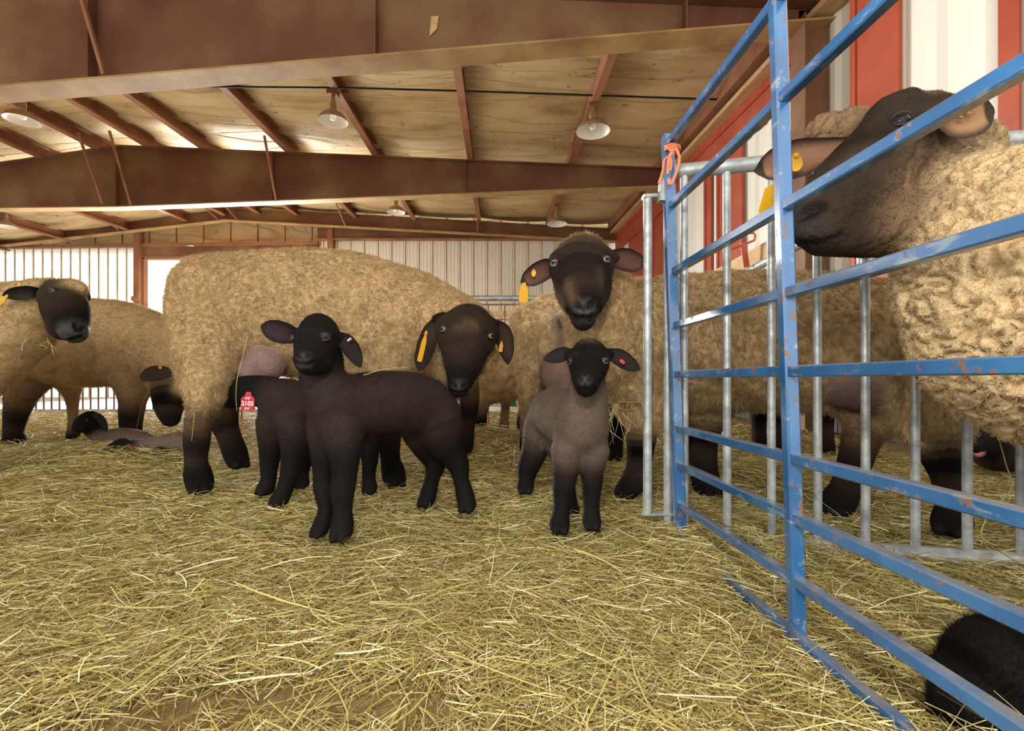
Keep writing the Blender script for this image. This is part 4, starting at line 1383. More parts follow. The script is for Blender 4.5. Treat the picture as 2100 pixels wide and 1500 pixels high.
# ---- a ewe mostly hidden behind the large one
an = Animal(.011)
an.chain([(840, 735, 3.65, 80), (930, 740, 3.53, 84), (1020, 748, 3.42, 84), (1070, 740, 3.42, 70)], .05, ((0, 1, 0), .9), 'W')
an.chain([(992, 800, 3.36, 34, 'W'), (990, 830, 3.34, 17, 'T'), (986, 860, 3.33, 14, 'K'), (984, 890, 3.33, 15, 'K')], .03)
an.chain([(1036, 790, 3.48, 30, 'W'), (1036, 830, 3.48, 14, 'T'), (1033, 860, 3.48, 13, 'T'), (1032, 887, 3.48, 14, 'K')], .03)
an.chain([(1068, 790, 3.59, 30, 'W'), (1072, 825, 3.62, 15, 'Wp'), (1070, 860, 3.62, 12, 'K'), (1070, 883, 3.62, 13, 'K')], .03)
an.chain([(860, 790, 3.53, 30, 'W'), (860, 830, 3.53, 15, 'K'), (860, 885, 3.53, 14, 'K')], .03)
E = finish(an, 'ewe', 'ewe hidden behind the grazing head, only her belly and lit legs showing', 'sheep', GE, M['wool'], M['hair'], 12000, (-.2, 3.5, 0), 14, lump=.02, lump_s=.03, curl=1.0, rootr=.0013)

# ---- the far left ewe with her head up
an = Animal(.007)
an.chain([(-330, 700, 2.15, 140), (-200, 695, 2.1, 140), (-80, 690, 2.06, 124), (5, 668, 2.02, 96), (60, 632, 1.99, 64)], .05, ((0, 1, 0), .85), 'W')
an.chain([(84, 612, 1.985, 46, 'W'), (120, 606, 1.97, 40, 'W'), (148, 600, 1.95, 31, 'W')], .02)
an.chain([(124, 612, 1.93, 37, 'B'), (138, 632, 1.905, 38, 'B'), (146, 662, 1.88, 31, 'K'), (151, 679, 1.865, 26, 'N')], .015)
an.chain([(122, 640, 1.935, 30, 'B'), (132, 672, 1.915, 28, 'B')], .02)
an.paint([(84, 640, 1.93, 20), (92, 668, 1.93, 16), (80, 612, 1.93, 14)], 'W', .02)
an.chain([(150, 590, 1.935, 24, 'W'), (168, 592, 1.935, 16, 'W')], .015)
an.chain([(104, 586, 1.925, 13), (122, 588, 1.91, 11)], .012, key='K')
an.chain([(30, 690, 2.0, 60), (-40, 760, 2.02, 60)], .04, key='W')
an.leg([(-60, 780, 2.02, 55, 'W'), (-60, 860, 2.0, 30, 'B'), (-62, 945, 2.0, 26, 'K')], .04)
an.leg([(-120, 780, 2.15, 55, 'W'), (-120, 850, 2.15, 30, 'B'), (-120, 938, 2.15, 26, 'K')], .04)
an.leg([(-400, 780, 2.1, 60, 'W'), (-420, 850, 2.1, 30, 'B'), (-420, 942, 2.1, 26, 'K')], .04)
an.leg([(-380, 780, 2.25, 60, 'W'), (-380, 850, 2.25, 30, 'B'), (-380, 930, 2.25, 26, 'K')], .04)
an.paint_on([(160, 674, 9), (168, 680, 8)], 1.6, 2.2, 'N', .012)
an.cut_on([(124, 695, 3), (146, 697, 4), (166, 690, 3.5)], 1.6, 2.2)
an.cut_on([(154, 666, 4.5), (158, 677, 4)], 1.6, 2.2); an.cut_on([(171, 671, 4), (166, 679, 3)], 1.6, 2.2)
E = finish(an, 'ewe', 'ewe at the left edge with her dark face held up, body cut by the frame', 'sheep', GE, M['wool'], M['hair'], 60000, (-2.4, 2.08, 0), 15, lump=.006, lump_s=.02, curl=.9, rootr=.0006, lmul=.75, flow=(-.3, .4, .8))
add_eye(E, an, 110, 597, 1.7, 2.2, .0150, (-.15, -1, .0), (.13, .12, .11), .45)
e1 = add_ear(E, [(88, 592, 1.92), (62, 596, 1.88), (36, 601, 1.87), (6, 608, 1.87)], .055, (.1, -.9, -.65), inner=(.022, .015, .012), outer=(.018, .013, .011), cup=.5)
add_tag(e1, E, [(38, 588, 1.86), (41, 579, 1.86)], .016, M['yellow'], (0, -1, .2), button=False, shape='disc')
add_tag(e1, E, [(16, 606, 1.85), (-10, 628, 1.86)], .028, M['yellow'], (.2, -1, .3), button=False)
e2 = add_ear(E, [(164, 598, 1.96), (174, 606, 1.98), (178, 618, 2.0)], .040, (.4, -1, 0), inner=(.03, .02, .016))

# ---- the ewe behind her, grazing to the right
an = Animal(.0085)
an.chain([(75, 700, 3.0, 82), (150, 704, 3.0, 94), (230, 704, 2.98, 94), (298, 716, 2.95, 84), (340, 738, 2.9, 66)], .05, ((0, 1, 0), .9), 'W')
an.chain([(345, 745, 2.87, 58, 'W'), (352, 782, 2.80, 46, 'W')], .04)
an.chain([(350, 786, 2.76, 38, 'W'), (350, 808, 2.72, 35, 'B'), (347, 838, 2.69, 26, 'B'), (350, 858, 2.67, 19, 'K')], .025)
an.chain([(374, 796, 2.69, 20, 'W')], .015)
an.leg([(58, 760, 2.98, 54, 'W'), (46, 805, 2.98, 34, 'T'), (34, 848, 2.97, 22, 'B'), (28, 885, 2.96, 18, 'B'), (30, 902, 2.95, 20, 'K')], .04, (.5, -.8, 0))
an.leg([(272, 760, 2.92, 48, 'W'), (268, 815, 2.90, 27, 'T'), (264, 850, 2.89, 19, 'B'), (262, 895, 2.88, 15, 'B'), (262, 910, 2.88, 16, 'K')], .04)
an.chain([(288, 770, 3.08, 40, 'W'), (286, 820, 3.1, 19, 'T'), (280, 870, 3.1, 12, 'B'), (280, 900, 3.1, 13, 'K')], .04)
an.chain([(140, 770, 3.15, 36, 'W'), (148, 815, 3.18, 17, 'T'), (150, 865, 3.18, 13, 'T'), (150, 893, 3.18, 13, 'K')], .04)
an.chain([(62, 786, 2.96, 28, 'Ud'), (66, 804, 2.96, 18, 'Ud')], .015)
E = finish(an, 'ewe', 'ewe grazing to the right with her dark head down, behind the lying lambs', 'sheep', GE, M['wool'], M['hair'], 36000, (-2.5, 3.0, 0), 16, lump=.006, lump_s=.022, curl=.9, rootr=.0008, lmul=.8)
e1 = add_ear(E, [(352, 766, 2.69), (332, 766, 2.67), (306, 770, 2.67), (286, 773, 2.68)], .085, (0, -1, .3), inner=(.045, .03, .024), outer=(.05, .034, .027))
add_tag(e1, E, [(326, 750, 2.65), (331, 757, 2.65)], .019, M['yellow'], (0, -1, .2), button=False, shape='disc')

# ---- a ewe beyond the long one, only her legs in view
an = Animal(.011)
an.chain([(1590, 735, 2.75, 76), (1700, 738, 2.7, 82), (1790, 745, 2.65, 78)], .05, ((0, 1, 0), .9), 'Wb')
for lx, ld in ((1698, 2.6), (1752, 2.75), (1600, 2.65), (1560, 2.85)):
    an.chain([(lx, 790, ld, 34, 'Wb'), (lx - 3, 840, ld, 18, 'B'), (lx - 4, 885, ld, 15, 'B'), (lx - 2, 778 + 385 / ld, ld, 17, 'K')], .03)
an.chain([(1560, 745, 2.75, 60, 'Wb'), (1510, 770, 2.7, 48, 'B'), (1490, 800, 2.68, 30, 'K')], .04)
E = finish(an, 'ewe', 'ewe half hidden beyond the long ewe, brown legs showing through the hurdle', 'sheep', GE, M['wool'], M['hair'], 12000, (1.75, 2.7, 0), 18, lump=.015, lump_s=.03, curl=1.0, rootr=.0012)

# ---- the close ewe behind the blue gate
an = Animal(.0058)
FA = 'Wp'
an.chain([(2560, 560, .76, 330), (2340, 575, .76, 320), (2190, 560, .78, 285), (2090, 510, .83, 215)], .05, ((.25, 1, 0), .8), FA)
an.chain([(2130, 640, .80, 250), (2080, 560, .82, 220), (2010, 470, .87, 160), (1965, 410, .91, 125)], .05, None, FA)
an.chain([(2110, 720, .80, 190), (2170, 760, .80, 190)], .05, None, FA)
an.chain([(1955, 325, .98, 96, 'W'), (1905, 345, .945, 106, 'T')], .03)
an.chain([(1905, 290, .965, 90, 'Bf'), (1830, 318, .935, 90, 'Bf'), (1745, 385, .895, 82, 'Bf'), (1695, 432, .872, 68, 'Bf'), (1676, 456, .865, 56, 'Bf')], .025)
an.chain([(1815, 455, .90, 78, 'Bf'), (1745, 480, .872, 52, 'Bf'), (1688, 492, .862, 38, 'Bf')], .02)
an.chain([(1885, 440, .92, 92, 'T'), (1855, 475, .905, 60, 'T')], .03)
an.paint([(1880, 330, .86, 30), (1860, 420, .83, 45), (1850, 490, .84, 30)], 'T', .05, .75)
an.paint([(1780, 300, .84, 10), (1720, 340, .83, 12)], 'T', .03, .35)
an.chain([(1860, 215, .93, 36, 'Bf'), (1812, 232, .915, 32, 'Bf'), (1785, 268, .90, 22, 'Bf')], .02)
an.chain([(1905, 215, .965, 36, 'T'), (1850, 205, .965, 30, 'T')], .025)
an.chain([(1690, 268, 1.0, 46, 'T'), (1760, 252, .99, 46, 'T')], .03)
an.chain([(1684, 420, .862, 46, 'Bf'), (1668, 440, .855, 40, 'Bf')], .015)
an.chain([(1660, 470, .86, 36, 'Bf'), (1690, 470, .845, 30, 'Bf')], .015)
an.chain([(1905, 258, .94, 30), (1940, 262, .905, 26)], .02, key='Bf')
an.paint_on([(1640, 450, 22), (1660, 450, 22)], .6, 1.1, 'N', .02, .8)
an.paint_on([(1645, 485, 16), (1690, 478, 18)], .6, 1.1, 'G', .03, .3)
an.cut_on([(1641, 450, 7), (1654, 438, 12), (1672, 429, 12), (1690, 425, 7)], .6, 1.1, .005, soft=.008)
an.cut_on([(1638, 497, 5), (1665, 499, 5), (1692, 494, 5), (1726, 478, 4)], .6, 1.1, .004)
an.leg([(2330, 800, .74, 110, FA), (2330, 930, .73, 60, 'B'), (2330, 1050, .72, 45, 'Bf'), (2330, 1290, .715, 45, 'K')], .05)
an.leg([(2230, 800, .95, 110, FA), (2230, 930, .95, 55, 'Bf'), (2230, 1050, .95, 40, 'Bf'), (2230, 1180, .95, 40, 'K')], .05)
E = finish(an, 'ewe', 'close ewe behind the blue gate with her muzzle raised, yellow tags in both ears', 'sheep', GE, M['wool'], M['hair'], 130000, (.95, .8, 0), 17, lump=.007, lump_s=.022, crack=.020, crack_s=(.040, .030, .015), curl=1.4, rootr=.00034, lmul=.40, clump=.006, down=.1, flow=(.8, .2, .3), short_x=2.2)
add_eye(E, an, 1845, 252, .6, 1.2, .0165, (-.35, -.9, .15), (.03, .02, .015), .5)
e1 = add_ear(E, [(1905, 260, .93), (1945, 250, .84), (1990, 242, .80), (2038, 226, .79)], .074, (-.05, -1, -.15), inner=(.34, .19, .10), outer=(.045, .03, .022), cup=.42, fuzz=50000)
add_tag(e1, E, [(1948, 226, .80), (1992, 231, .785)], .011, M['yellow'], (0, -.55, .85), button=False, shape='disc')
add_tag(e1, E, [(1952, 234, .795), (1975, 240, .785)], .010, M['yellow'], (0, -.55, .85), button=False, shape='disc')
e2 = add_ear(E, [(1735, 302, .985), (1645, 326, .985), (1590, 340, .98), (1548, 352, .98)], .074, (.1, -1, -.1), inner=(.26, .14, .085), outer=(.04, .028, .022), cup=.45, fuzz=50000)
add_tag(e2, E, [(1632, 317, .955), (1628, 352, .952)], .030, M['yellow'], (0, -1, 0), button=True, shape='disc')
tg, fr = add_tag(e2, E, [(1598, 368, .97), (1576, 446, .965)], .050, M['yellow'], (.25, -1, 0), button=False)
a_, t_, s_, n_, L_ = fr
to = text_mesh('P', .022, M['green_ink'])
Rm = Matrix((t_.cross(n_) * -1, -t_, n_)).transposed()
to.matrix_world = Matrix.Translation(a_ + t_ * L_ * .48 + n_ * .0016 - E.location) @ Rm.to_4x4()
to.parent = tg

# ---- front black lamb
an = Animal(.0042)
an.chain([(692, 838, 1.205, 58), (745, 828, 1.25, 65), (820, 824, 1.33, 65), (868, 830, 1.38, 60), (888, 840, 1.405, 52)], .03, ((.45, 1, 0), .86), 'Lb')
an.chain([(662, 735, 1.165, 42, 'K'), (662, 775, 1.18, 48, 'Lb'), (682, 825, 1.19, 56, 'Lb')], .025)
an.chain([(655, 688, 1.155, 42, 'K'), (650, 702, 1.125, 45, 'K'), (640, 720, 1.09, 36, 'K'), (629, 736, 1.055, 27, 'K'), (625, 740, 1.045, 24, 'K')], .02)
an.chain([(652, 742, 1.10, 30, 'K'), (634, 753, 1.065, 20, 'K'), (629, 752, 1.055, 17, 'K')], .012)
an.chain([(652, 672, 1.15, 28, 'K')], .02)
an.chain([(678, 684, 1.10, 10), (660, 676, 1.085, 9)], .012, key='K'); an.chain([(610, 684, 1.105, 9), (625, 676, 1.085, 9)], .012, key='K')
an.chain([(601, 690, 1.15, 10), (615, 690, 1.15, 14)], .012, key='K'); an.chain([(700, 692, 1.155, 10), (688, 690, 1.15, 14)], .012, key='K')
an.leg([(700, 880, 1.185, 46, 'Lb'), (707, 935, 1.172, 33, 'K'), (706, 980, 1.166, 27, 'K'), (702, 1005, 1.163, 27, 'K'), (703, 1045, 1.16, 21, 'K'), (702, 1074, 1.158, 25, 'K'), (701, 1090, 1.152, 24, 'K')], .02, (-.2, -1, 0))
an.leg([(668, 880, 1.215, 40, 'Lb'), (665, 935, 1.205, 28, 'K'), (663, 980, 1.20, 22, 'K'), (665, 1005, 1.198, 23, 'K'), (668, 1045, 1.19, 17, 'K'), (661, 1074, 1.185, 20, 'K'), (656, 1086, 1.18, 19, 'K')], .02, (-.5, -1, 0))
an.leg([(896, 860, 1.40, 54, 'Lb'), (914, 910, 1.41, 37, 'K'), (938, 950, 1.415, 25, 'K'), (946, 985, 1.415, 18, 'K'), (954, 1018, 1.41, 21, 'K'), (958, 1034, 1.40, 20, 'K')], .02, (-.2, -1, 0))
an.leg([(862, 870, 1.44, 48, 'Lb'), (874, 912, 1.47, 33, 'K'), (892, 948, 1.48, 24, 'K'), (886, 982, 1.48, 17, 'K'), (879, 1010, 1.48, 19, 'K'), (875, 1024, 1.475, 19, 'K')], .02, (-.5, -1, 0))
an.paint_on([(614, 729, 7), (622, 733, 8), (630, 729, 7)], .9, 1.3, 'N', .007)
an.cut_on([(605, 744, 3), (618, 748, 3.5), (630, 749, 3.5), (646, 743, 3)], .9, 1.3)
an.cut_on([(609, 726, 4.5), (616, 733, 3.5)], .9, 1.3); an.cut_on([(635, 726, 4.5), (627, 733, 3.5)], .9, 1.3)
an.cut_on([(622, 736, 2), (622, 746, 2)], .9, 1.3)
an.paint_on([(612, 752, 4), (626, 754, 4), (638, 751, 3)], .9, 1.3, 'G', .008, .45)
L = finish(an, 'lamb', 'dark brown lamb standing side on in the front centre looking at the lens', 'lamb', GLB, M['lambcoat'], M['fur'], 150000, (-.28, 1.28, 0), 21, 'fur', curl=1.2, down=.25, rootr=.00050, lmul=.9, clump=.007, flow=(.6, .5, -.4))
add_eye(L, an, 667, 692, .95, 1.3, .0115, (.30, -.95, .02), (.07, .036, .026), .25)
add_eye(L, an, 603, 694, .95, 1.3, .0100, (-.75, -.65, .02), (.07, .036, .026), .3)
e1 = add_ear(L, [(615, 690, 1.165), (588, 684, 1.145), (562, 677, 1.14), (536, 668, 1.14)], .052, (.15, -1, -.1), inner=(.022, .012, .018), outer=(.010, .008, .008), fuzz=90000, cup=.4)
e2 = add_ear(L, [(684, 688, 1.165), (708, 702, 1.15), (725, 725, 1.155), (740, 754, 1.16)], .040, (.3, -1, .25), inner=(.015, .010, .010), outer=(.010, .008, .008), fuzz=90000, cup=.4)
mb = MB(); q = P(717, 697, 1.125); mb.tube([q + Vector((-.004, 0, -.003)), q + Vector((.004, 0, .003))], .0035, 10)
o = mb.build('ear_pin', M['steel_pin']); o.data.transform(Matrix.Translation(-L.location)); o.parent = e2

# ---- second dark lamb behind it, with the red tag
an = Animal(.0055)
an.chain([(582, 832, 1.53, 50), (640, 832, 1.58, 54), (710, 845, 1.65, 48), (745, 855, 1.68, 42)], .03, ((.4, 1, 0), .85), 'Lb')
an.chain([(580, 822, 1.54, 44, 'Lb'), (548, 806, 1.66, 36, 'K'), (522, 800, 1.77, 31, 'K')], .025)
an.chain([(510, 800, 1.80, 33, 'K'), (490, 809, 1.85, 27, 'K'), (476, 820, 1.89, 19, 'K'), (469, 825, 1.905, 14, 'N')], .02)
an.leg([(562, 870, 1.54, 36, 'Lb'), (556, 920, 1.55, 25, 'K'), (552, 958, 1.55, 19, 'K'), (551, 982, 1.55, 17, 'K'), (546, 1000, 1.545, 19, 'K')], .02, (-.6, -.8, 0))
an.leg([(604, 875, 1.50, 36, 'Lb'), (604, 925, 1.495, 28, 'K'), (596, 968, 1.485, 22, 'K'), (584, 1004, 1.475, 18, 'K'), (574, 1024, 1.465, 20, 'K')], .02, (-.6, -.8, 0))
an.leg([(720, 880, 1.62, 34, 'Lb'), (640, 930, 1.62, 18, 'K'), (622, 965, 1.62, 14, 'K'), (620, 990, 1.615, 15, 'K')], .02)
an.leg([(748, 880, 1.68, 34, 'Lb'), (758, 935, 1.67, 20, 'K'), (756, 975, 1.66, 15, 'K'), (758, 1000, 1.655, 17, 'K')], .02)
L = finish(an, 'lamb', 'dark lamb with a red numbered ear tag, tucked under the large ewe', 'lamb', GLB, M['lambcoat'], M['fur'], 90000, (-.62, 1.6, 0), 22, 'fur', curl=1.2, down=.25, rootr=.0006, lmul=.9, clump=.008, flow=(.6, .5, -.4))
e1 = add_ear(L, [(516, 778, 1.73), (515, 795, 1.66), (512, 812, 1.64), (509, 836, 1.63)], .034, (-.2, 1, 0), inner=(.012, .010, .010), outer=(.010, .008, .008), fuzz=60000)
tg, fr = add_tag(e1, L, [(510, 804, 1.565), (507, 842, 1.56)], .044, M['red_tag'], (.0, -1, 0), button=False)
a_, t_, s_, n_, L_ = fr
xr = t_.cross(n_) * -1
for body, size, pos in (('2105', .0158, .64), ('4929', .0066, .36), ('2929', .0066, .91)):
    to = text_mesh(body, size * 1.25, M['white_ink'])
    to.matrix_world = Matrix.Translation(a_ + t_ * L_ * pos + n_ * .0016 - L.location) @ Matrix((xr, -t_, n_)).transposed().to_4x4()
    to.parent = tg

# ---- the grey brown lamb on the right, facing the lens
an = Animal(.0042)
an.chain([(1192, 880, 1.265, 53, 'Lg'), (1165, 858, 1.34, 58, 'Lg'), (1140, 846, 1.43, 52, 'Lg'), (1126, 848, 1.50, 44, 'Lg')], .03)
an.chain([(1205, 780, 1.235, 38, 'Lg'), (1203, 825, 1.25, 46, 'Lg'), (1194, 870, 1.26, 54, 'Lg')], .025)
an.chain([(1208, 731, 1.215, 39, 'K'), (1208, 746, 1.185, 43, 'K'), (1205, 764, 1.145, 36, 'K'), (1201, 780, 1.11, 28, 'K'), (1200, 786, 1.10, 24, 'K')], .02)
an.chain([(1202, 792, 1.135, 25, 'K'), (1200, 798, 1.118, 18, 'K')], .012)
an.chain([(1165, 733, 1.165, 10), (1180, 725, 1.155, 9)], .012, key='K'); an.chain([(1245, 733, 1.165, 10), (1230, 725, 1.155, 9)], .012, key='K')
an.chain([(1165, 730, 1.22, 12), (1180, 732, 1.215, 16)], .012, key='K'); an.chain([(1252, 728, 1.22, 12), (1238, 730, 1.215, 16)], .012, key='K')
an.paint([(1208, 705, 1.2, 20)], 'Lg', .015, .55)
an.leg([(1163, 925, 1.262, 36, 'Lg'), (1160, 965, 1.256, 28, 'Lb'), (1156, 998, 1.252, 25, 'K'), (1154, 1020, 1.25, 22, 'K'), (1151, 1045, 1.245, 19, 'K'), (1148, 1066, 1.24, 22, 'K'), (1147, 1076, 1.24, 22, 'K')], .018)
an.leg([(1218, 925, 1.262, 33, 'Lg'), (1215, 965, 1.256, 26, 'Lb'), (1214, 993, 1.252, 23, 'K'), (1213, 1018, 1.25, 20, 'K'), (1213, 1042, 1.246, 18, 'K'), (1213, 1062, 1.242, 20, 'K'), (1213, 1070, 1.242, 20, 'K')], .018)
an.leg([(1110, 880, 1.51, 40, 'Lg'), (1098, 920, 1.505, 30, 'Lb'), (1084, 955, 1.505, 25, 'K'), (1079, 982, 1.50, 19, 'K'), (1077, 997, 1.495, 19, 'K')], .018)
an.leg([(1140, 890, 1.47, 36, 'Lg'), (1150, 935, 1.44, 24, 'Lb'), (1162, 988, 1.415, 18, 'K'), (1170, 1025, 1.40, 15, 'K'), (1173, 1050, 1.385, 17, 'K')], .018)
an.chain([(1110, 908, 1.44, 9, 'G'), (1112, 922, 1.44, 7, 'G')], .012)
an.paint_on([(1193, 778, 7), (1200, 782, 8), (1208, 778, 7)], .9, 1.3, 'N', .007)
an.cut_on([(1183, 795, 2.8), (1192, 799, 3), (1200, 800, 3), (1209, 799, 3), (1218, 795, 2.8)], .9, 1.3)
an.cut_on([(1187, 775, 4), (1194, 781, 3)], .9, 1.3); an.cut_on([(1214, 775, 4), (1207, 781, 3)], .9, 1.3)
an.cut_on([(1200, 785, 1.8), (1200, 797, 1.8)], .9, 1.3)
L = finish(an, 'lamb', 'grey brown lamb with a black head facing the lens, right of centre', 'lamb', GLB, M['lambcoat'], M['fur'], 150000, (.16, 1.35, 0), 23, 'fur', curl=1.3, down=.25, rootr=.00050, lmul=.9, clump=.008, flow=(0, .5, -.6))
add_eye(L, an, 1171, 742, .95, 1.3, .0098, (-.5, -.85, .05), (.05, .04, .045), .4)
add_eye(L, an, 1239, 741, .95, 1.3, .0105, (.4, -.9, .05), (.10, .10, .13), .4)
e1 = add_ear(L, [(1182, 728, 1.23), (1158, 728, 1.215), (1138, 733, 1.215), (1114, 738, 1.215)], .038, (0, -1, .3), inner=(.012, .009, .009), outer=(.011, .009, .009), cup=.35, fuzz=90000)
e2 = add_ear(L, [(1240, 724, 1.23), (1265, 732, 1.21), (1288, 746, 1.205), (1313, 759, 1.205)], .042, (0, -1, .05), inner=(.018, .012, .011), outer=(.011, .009, .009), cup=.35, fuzz=90000)
add_tag(e2, L, [(1271, 738, 1.185), (1281, 746, 1.184)], .009, M['red_tag'], (0, -1, 0), button=False, shape='disc')

# ---- two new lambs lying at the left
an = Animal(.007)
an.chain([(212, 902, 2.74, 20, 'Lp'), (250, 900, 2.75, 23, 'Lp'), (292, 905, 2.75, 22, 'Lp')], .03)
an.chain([(205, 900, 2.73, 13, 'Lp'), (192, 884, 2.72, 16, 'K')], .02)
an.chain([(186, 864, 2.72, 22, 'K'), (174, 869, 2.68, 19, 'K'), (162, 877, 2.65, 13, 'K')], .02)
L = finish(an, 'lamb', 'lamb lying in the hay with its black head up, left', 'lamb', GLB, M['lambcoat'], M['fur'], 60000, (-2.25, 2.74, 0), 24, 'fur', curl=.9, down=.2, rootr=.0008, clump=.01)
add_ear(L, [(190, 850, 2.68), (203, 857, 2.655), (212, 870, 2.65), (219, 886, 2.65)], .040, (.5, -1, .5), inner=(.014, .011, .011), outer=(.010, .008, .008))
add_eye(L, an, 179, 862, 2.4, 2.9, .010, (-.3, -1, 0), (.05, .04, .04))
an = Animal(.007)
an.chain([(285, 918, 2.47, 18, 'Lp'), (325, 916, 2.48, 22, 'Lp'), (368, 910, 2.50, 25, 'Lp'), (395, 916, 2.52, 22, 'Lp')], .03)
an.chain([(285, 920, 2.46, 14, 'Lp'), (262, 926, 2.43, 20, 'K')], .02)
an.chain([(252, 922, 2.42, 24, 'K'), (235, 928, 2.40, 19, 'K'), (222, 940, 2.38, 13, 'K')], .02)
an.chain([(325, 926, 2.40, 11, 'K'), (338, 932, 2.38, 9, 'K')], .015)
L = finish(an, 'lamb', 'lamb curled in the hay in front of the other lying lamb, black head down', 'lamb', GLB, M['lambcoat'], M['fur'], 60000, (-1.85, 2.45, 0), 25, 'fur', curl=.9, down=.2, rootr=.0008, clump=.01)
add_ear(L, [(236, 914, 2.36), (224, 924, 2.345), (212, 940, 2.34)], .038, (-.2, -1, .3), inner=(.03, .022, .02), outer=(.010, .008, .008))
ea = add_ear(L, [(262, 912, 2.38), (268, 917, 2.36), (275, 925, 2.355)], .024, (.2, -1, .1), inner=(.20, .05, .045), outer=(.010, .008, .008))

# ---- black lamb lying close up behind the gate, lower right
an = Animal(.0055)
an.chain([(2060, 1400, .60, 100), (2150, 1450, .60, 150), (2290, 1480, .62, 165), (2400, 1500, .64, 140)], .03, None, 'K')
an.chain([(2060, 1352, .60, 86, 'K'), (2010, 1415, .575, 82, 'K'), (1985, 1475, .565, 68, 'K'), (1965, 1530, .56, 48, 'K')], .03)
L = finish(an, 'lamb', 'black lamb close behind the lowest gate rails in the bottom right corner', 'lamb', GLB, M['lambcoat'], M['fur'], 240000, (.65, .6, 0), 26, 'fur', curl=1.3, down=.2, rootr=.00036, lmul=2.0, clump=.012, flow=(.5, .4, .5))
add_ear(L, [(2075, 1330, .60), (2110, 1345, .59), (2150, 1385, .58)], .045, (0, -1, .4), inner=(.012, .010, .010), outer=(.010, .008, .008), fuzz=90000)

# ---- dark lamb lying behind the hurdle at the far right
an = Animal(.008)
an.chain([(2040, 925, 1.95, 42, 'Lb'), (2110, 920, 1.98, 50, 'Lb'), (2190, 925, 2.0, 48, 'Lb')], .03)
an.chain([(2035, 915, 1.92, 30, 'K'), (2012, 905, 1.88, 30, 'K'), (1992, 915, 1.84, 20, 'K')], .02)
L = finish(an, 'lamb', 'dark lamb lying behind the hurdle at the right edge, pink ear lining showing', 'lamb', GLB, M['lambcoat'], M['fur'], 60000, (2.0, 1.96, 0), 27, 'fur', curl=.9, down=.2, rootr=.0007, clump=.01)
add_ear(L, [(2012, 915, 1.84), (2006, 926, 1.82), (1998, 938, 1.82)], .045, (-.2, -1, .1), inner=(.50, .16, .16), outer=(.05, .03, .03))
# ------------------------------------------------------------------ loose hay on the floor
def hay_field(n, y0, y1, pw, lmin, lmax, wmin, wmax, seed, lift=.02):
    rng = np.random.default_rng(seed)
    # more stalks close to the lens
    u = rng.random(n)
    y = (y0 ** (1 - pw) + u * (y1 ** (1 - pw) - y0 ** (1 - pw))) ** (1 / (1 - pw))
    xw_ = 1.12 * y + .25
    x = (rng.random(n) * 2 - 1) * xw_
    ok = x < 2.15 + .0 * y
    x, y = x[ok], y[ok]; n = len(x)
    # thinner over the worn brown patches in the foreground
    bare = np.exp(-((x + .34) / .17) ** 2 - ((y - .61) / .085) ** 2) + np.exp(-((x + .12) / .12) ** 2 - ((y - .59) / .07) ** 2) + .9 * np.exp(-((x + .50) / .14) ** 2 - ((y - .53) / .07) ** 2)
    keep = rng.random(n) > .93 * np.clip(bare, 0, 1)
    x, y = x[keep], y[keep]; n = len(x)
    L = lmin + (lmax - lmin) * rng.random(n) ** 2.2
    W = wmin + (wmax - wmin) * rng.random(n) ** 2
    # locally combed direction plus scatter
    ang = 6.28 * vnoise(np.stack([x * 2.2, y * 2.2, x * 0], 1), 3) * 1.4 + rng.normal(0, 1.5, n)
    k = 4
    ts = np.linspace(-.5, .5, k)
    bend = rng.normal(0, .45, n) + (rng.random(n) < .12) * rng.normal(0, 1.0, n)
    tilt = rng.normal(0, .14, n) + (rng.random(n) < .10) * rng.normal(0, .45, n)
    z0 = hay_h(x, y) + rng.random(n) ** 1.5 * lift - .006
    roll = rng.random(n) * 3.14
    V = np.zeros((n, k, 2, 3))
    for j, t in enumerate(ts):
        a = ang + bend * t * 2
        px = x + np.cos(ang) * L * t - np.sin(ang) * L * bend * (t * t - .08)
        py = y + np.sin(ang) * L * t + np.cos(ang) * L * bend * (t * t - .08)
        pz = z0 + L * t * np.sin(tilt) + (hay_h(px, py) - hay_h(x, y)) * .8 - np.abs(L) * np.abs(bend) * .12 * (t * t)
        wv = W * (1 - .35 * abs(t) * 2) * .5
        cx, cy, cz = -np.sin(a) * np.cos(roll), np.cos(a) * np.cos(roll), np.sin(roll)
        for s_, q in ((-1, 0), (1, 1)):
            V[:, j, q, 0] = px + s_ * cx * wv
            V[:, j, q, 1] = py + s_ * cy * wv
            V[:, j, q, 2] = pz + s_ * cz * wv
    b = np.arange(n)[:, None] * (k * 2) + (np.arange(k - 1) * 2)[None, :]
    f = np.stack([b, b + 1, b + 3, b + 2], -1).reshape(-1, 4)
    return V.reshape(-1, 3), f

parts = [hay_field(150000, .36, 1.5, 1.25, .015, .12, .0008, .0024, 1, .02),
         hay_field(95000, 1.3, 3.0, 1.4, .02, .13, .0012, .0032, 2, .028),
         hay_field(42000, 2.8, 6.1, 1.2, .04, .16, .0025, .0055, 3, .04),
         hay_field(1500, .45, 2.4, 1.3, .10, .24, .0016, .0040, 4, .032)]
vs, fs, off = [], [], 0
for v, f in parts:
    vs.append(v); fs.append(f + off); off += len(v)
me = np_mesh('hay_bedding', np.concatenate(vs), np.concatenate(fs), False)
hay = link('hay_bedding', me, M['straw'])
tag(hay, 'loose yellow green hay scattered over the pen floor', 'hay', kind='stuff')

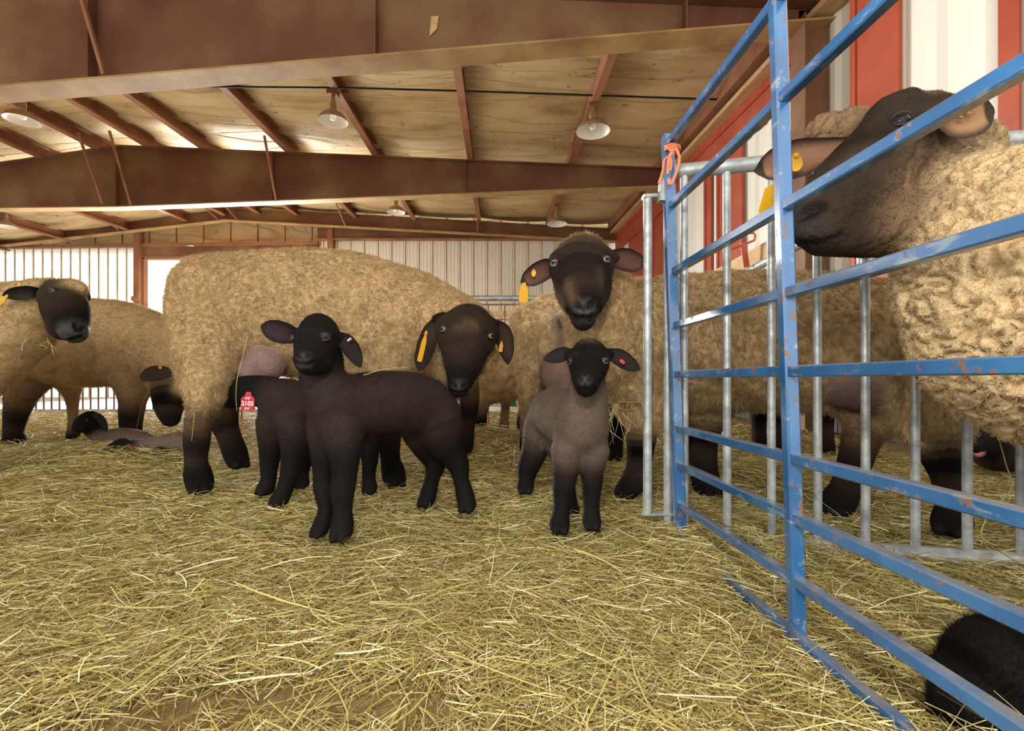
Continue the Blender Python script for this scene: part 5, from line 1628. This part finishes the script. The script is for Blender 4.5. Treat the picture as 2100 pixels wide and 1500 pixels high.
# single stalks and wisps that cling to the animals and stand by the hurdle
def stalk_mesh(mb, pts, r):
    q = cr([list(P(*p)) for p in pts], 5)
    mb.tube([Vector(v) for v in q], [r * (1 - .5 * i / len(q)) for i in range(len(q))], 5)
GS = 'loose hay stalks caught on animals and rails'
for pts, r, lab in (
        ([(508, 690, 1.68), (497, 735, 1.665), (486, 780, 1.66), (484, 815, 1.65), (486, 842, 1.645)], .0016, 'long pale stalk hanging down the thigh of the large ewe'),
        ([(398, 845, 1.655), (397, 868, 1.645), (393, 905, 1.64)], .0013, 'short stalk stuck on the hind leg of the large ewe'),
        ([(2042, 1120, 1.02), (2012, 1100, 1.01), (2030, 1052, 1.0), (2074, 1002, .99), (2062, 950, .99), (2048, 900, .99)], .0016, 'bent pale stalk standing by the hurdle at the right edge'),
        ([(745, 770, 1.19), (790, 757, 1.20), (836, 754, 1.24)], .0012, 'thin stalk lying across the back of the front dark lamb')):
    mb = MB(); stalk_mesh(mb, pts, r)
    o = mb.build('hay_stalk', M['straw'], loc=P(*pts[-1]))
    tag(o, lab, 'hay stalk', GS)
def wisp(name, cx, cy, d, spread, n, ln, lab, seed, downw=1.0):
    rng = np.random.default_rng(seed)
    mb = MB()
    for i in range(n):
        px, py = cx + rng.normal(0, spread), cy + rng.normal(0, spread * .35)
        a = rng.normal(0, .8); l = ln * (.4 + .8 * rng.random())
        mx = px + math.sin(a) * l * .5; my = py + downw * math.cos(a) * l * .5
        ex = mx + math.sin(a + rng.normal(0, .7)) * l * .5; ey = my + downw * math.cos(a) * l * .5
        stalk_mesh(mb, [(px, py, d + rng.normal(0, .01)), (mx, my, d - .02 + rng.normal(0, .01)), (ex, ey, d + rng.normal(0, .02))], .0011)
    o = mb.build(name, M['straw'], loc=P(cx, cy, d))
    tag(o, lab, 'hay', kind='stuff')
wisp('hay_wisp', 1268, 838, 1.50, 26, 34, 70, 'wisps of hay hanging from the chest of the staring ewe', 5)
wisp('hay_wisp', 95, 700, 1.88, 16, 16, 26, 'wisps of hay under the chin of the left ewe', 6)
mb = MB(); c = P(889, 50, 3.885)
mb.add([P(884, 34, 3.985), P(900, 32, 3.985), P(896, 60, 3.985), P(881, 74, 3.985), P(884, 34, 3.98), P(900, 32, 3.98), P(896, 60, 3.98), P(881, 74, 3.98)], [(0, 1, 2, 3), (7, 6, 5, 4), (0, 4, 5, 1), (1, 5, 6, 2), (2, 6, 7, 3), (3, 7, 4, 0)])
tag(mb.build('tape_scrap', M['wood'], loc=P(889, 50, 3.98)), 'torn scrap of tan tape on the face of the nearest roof beam', 'tape')
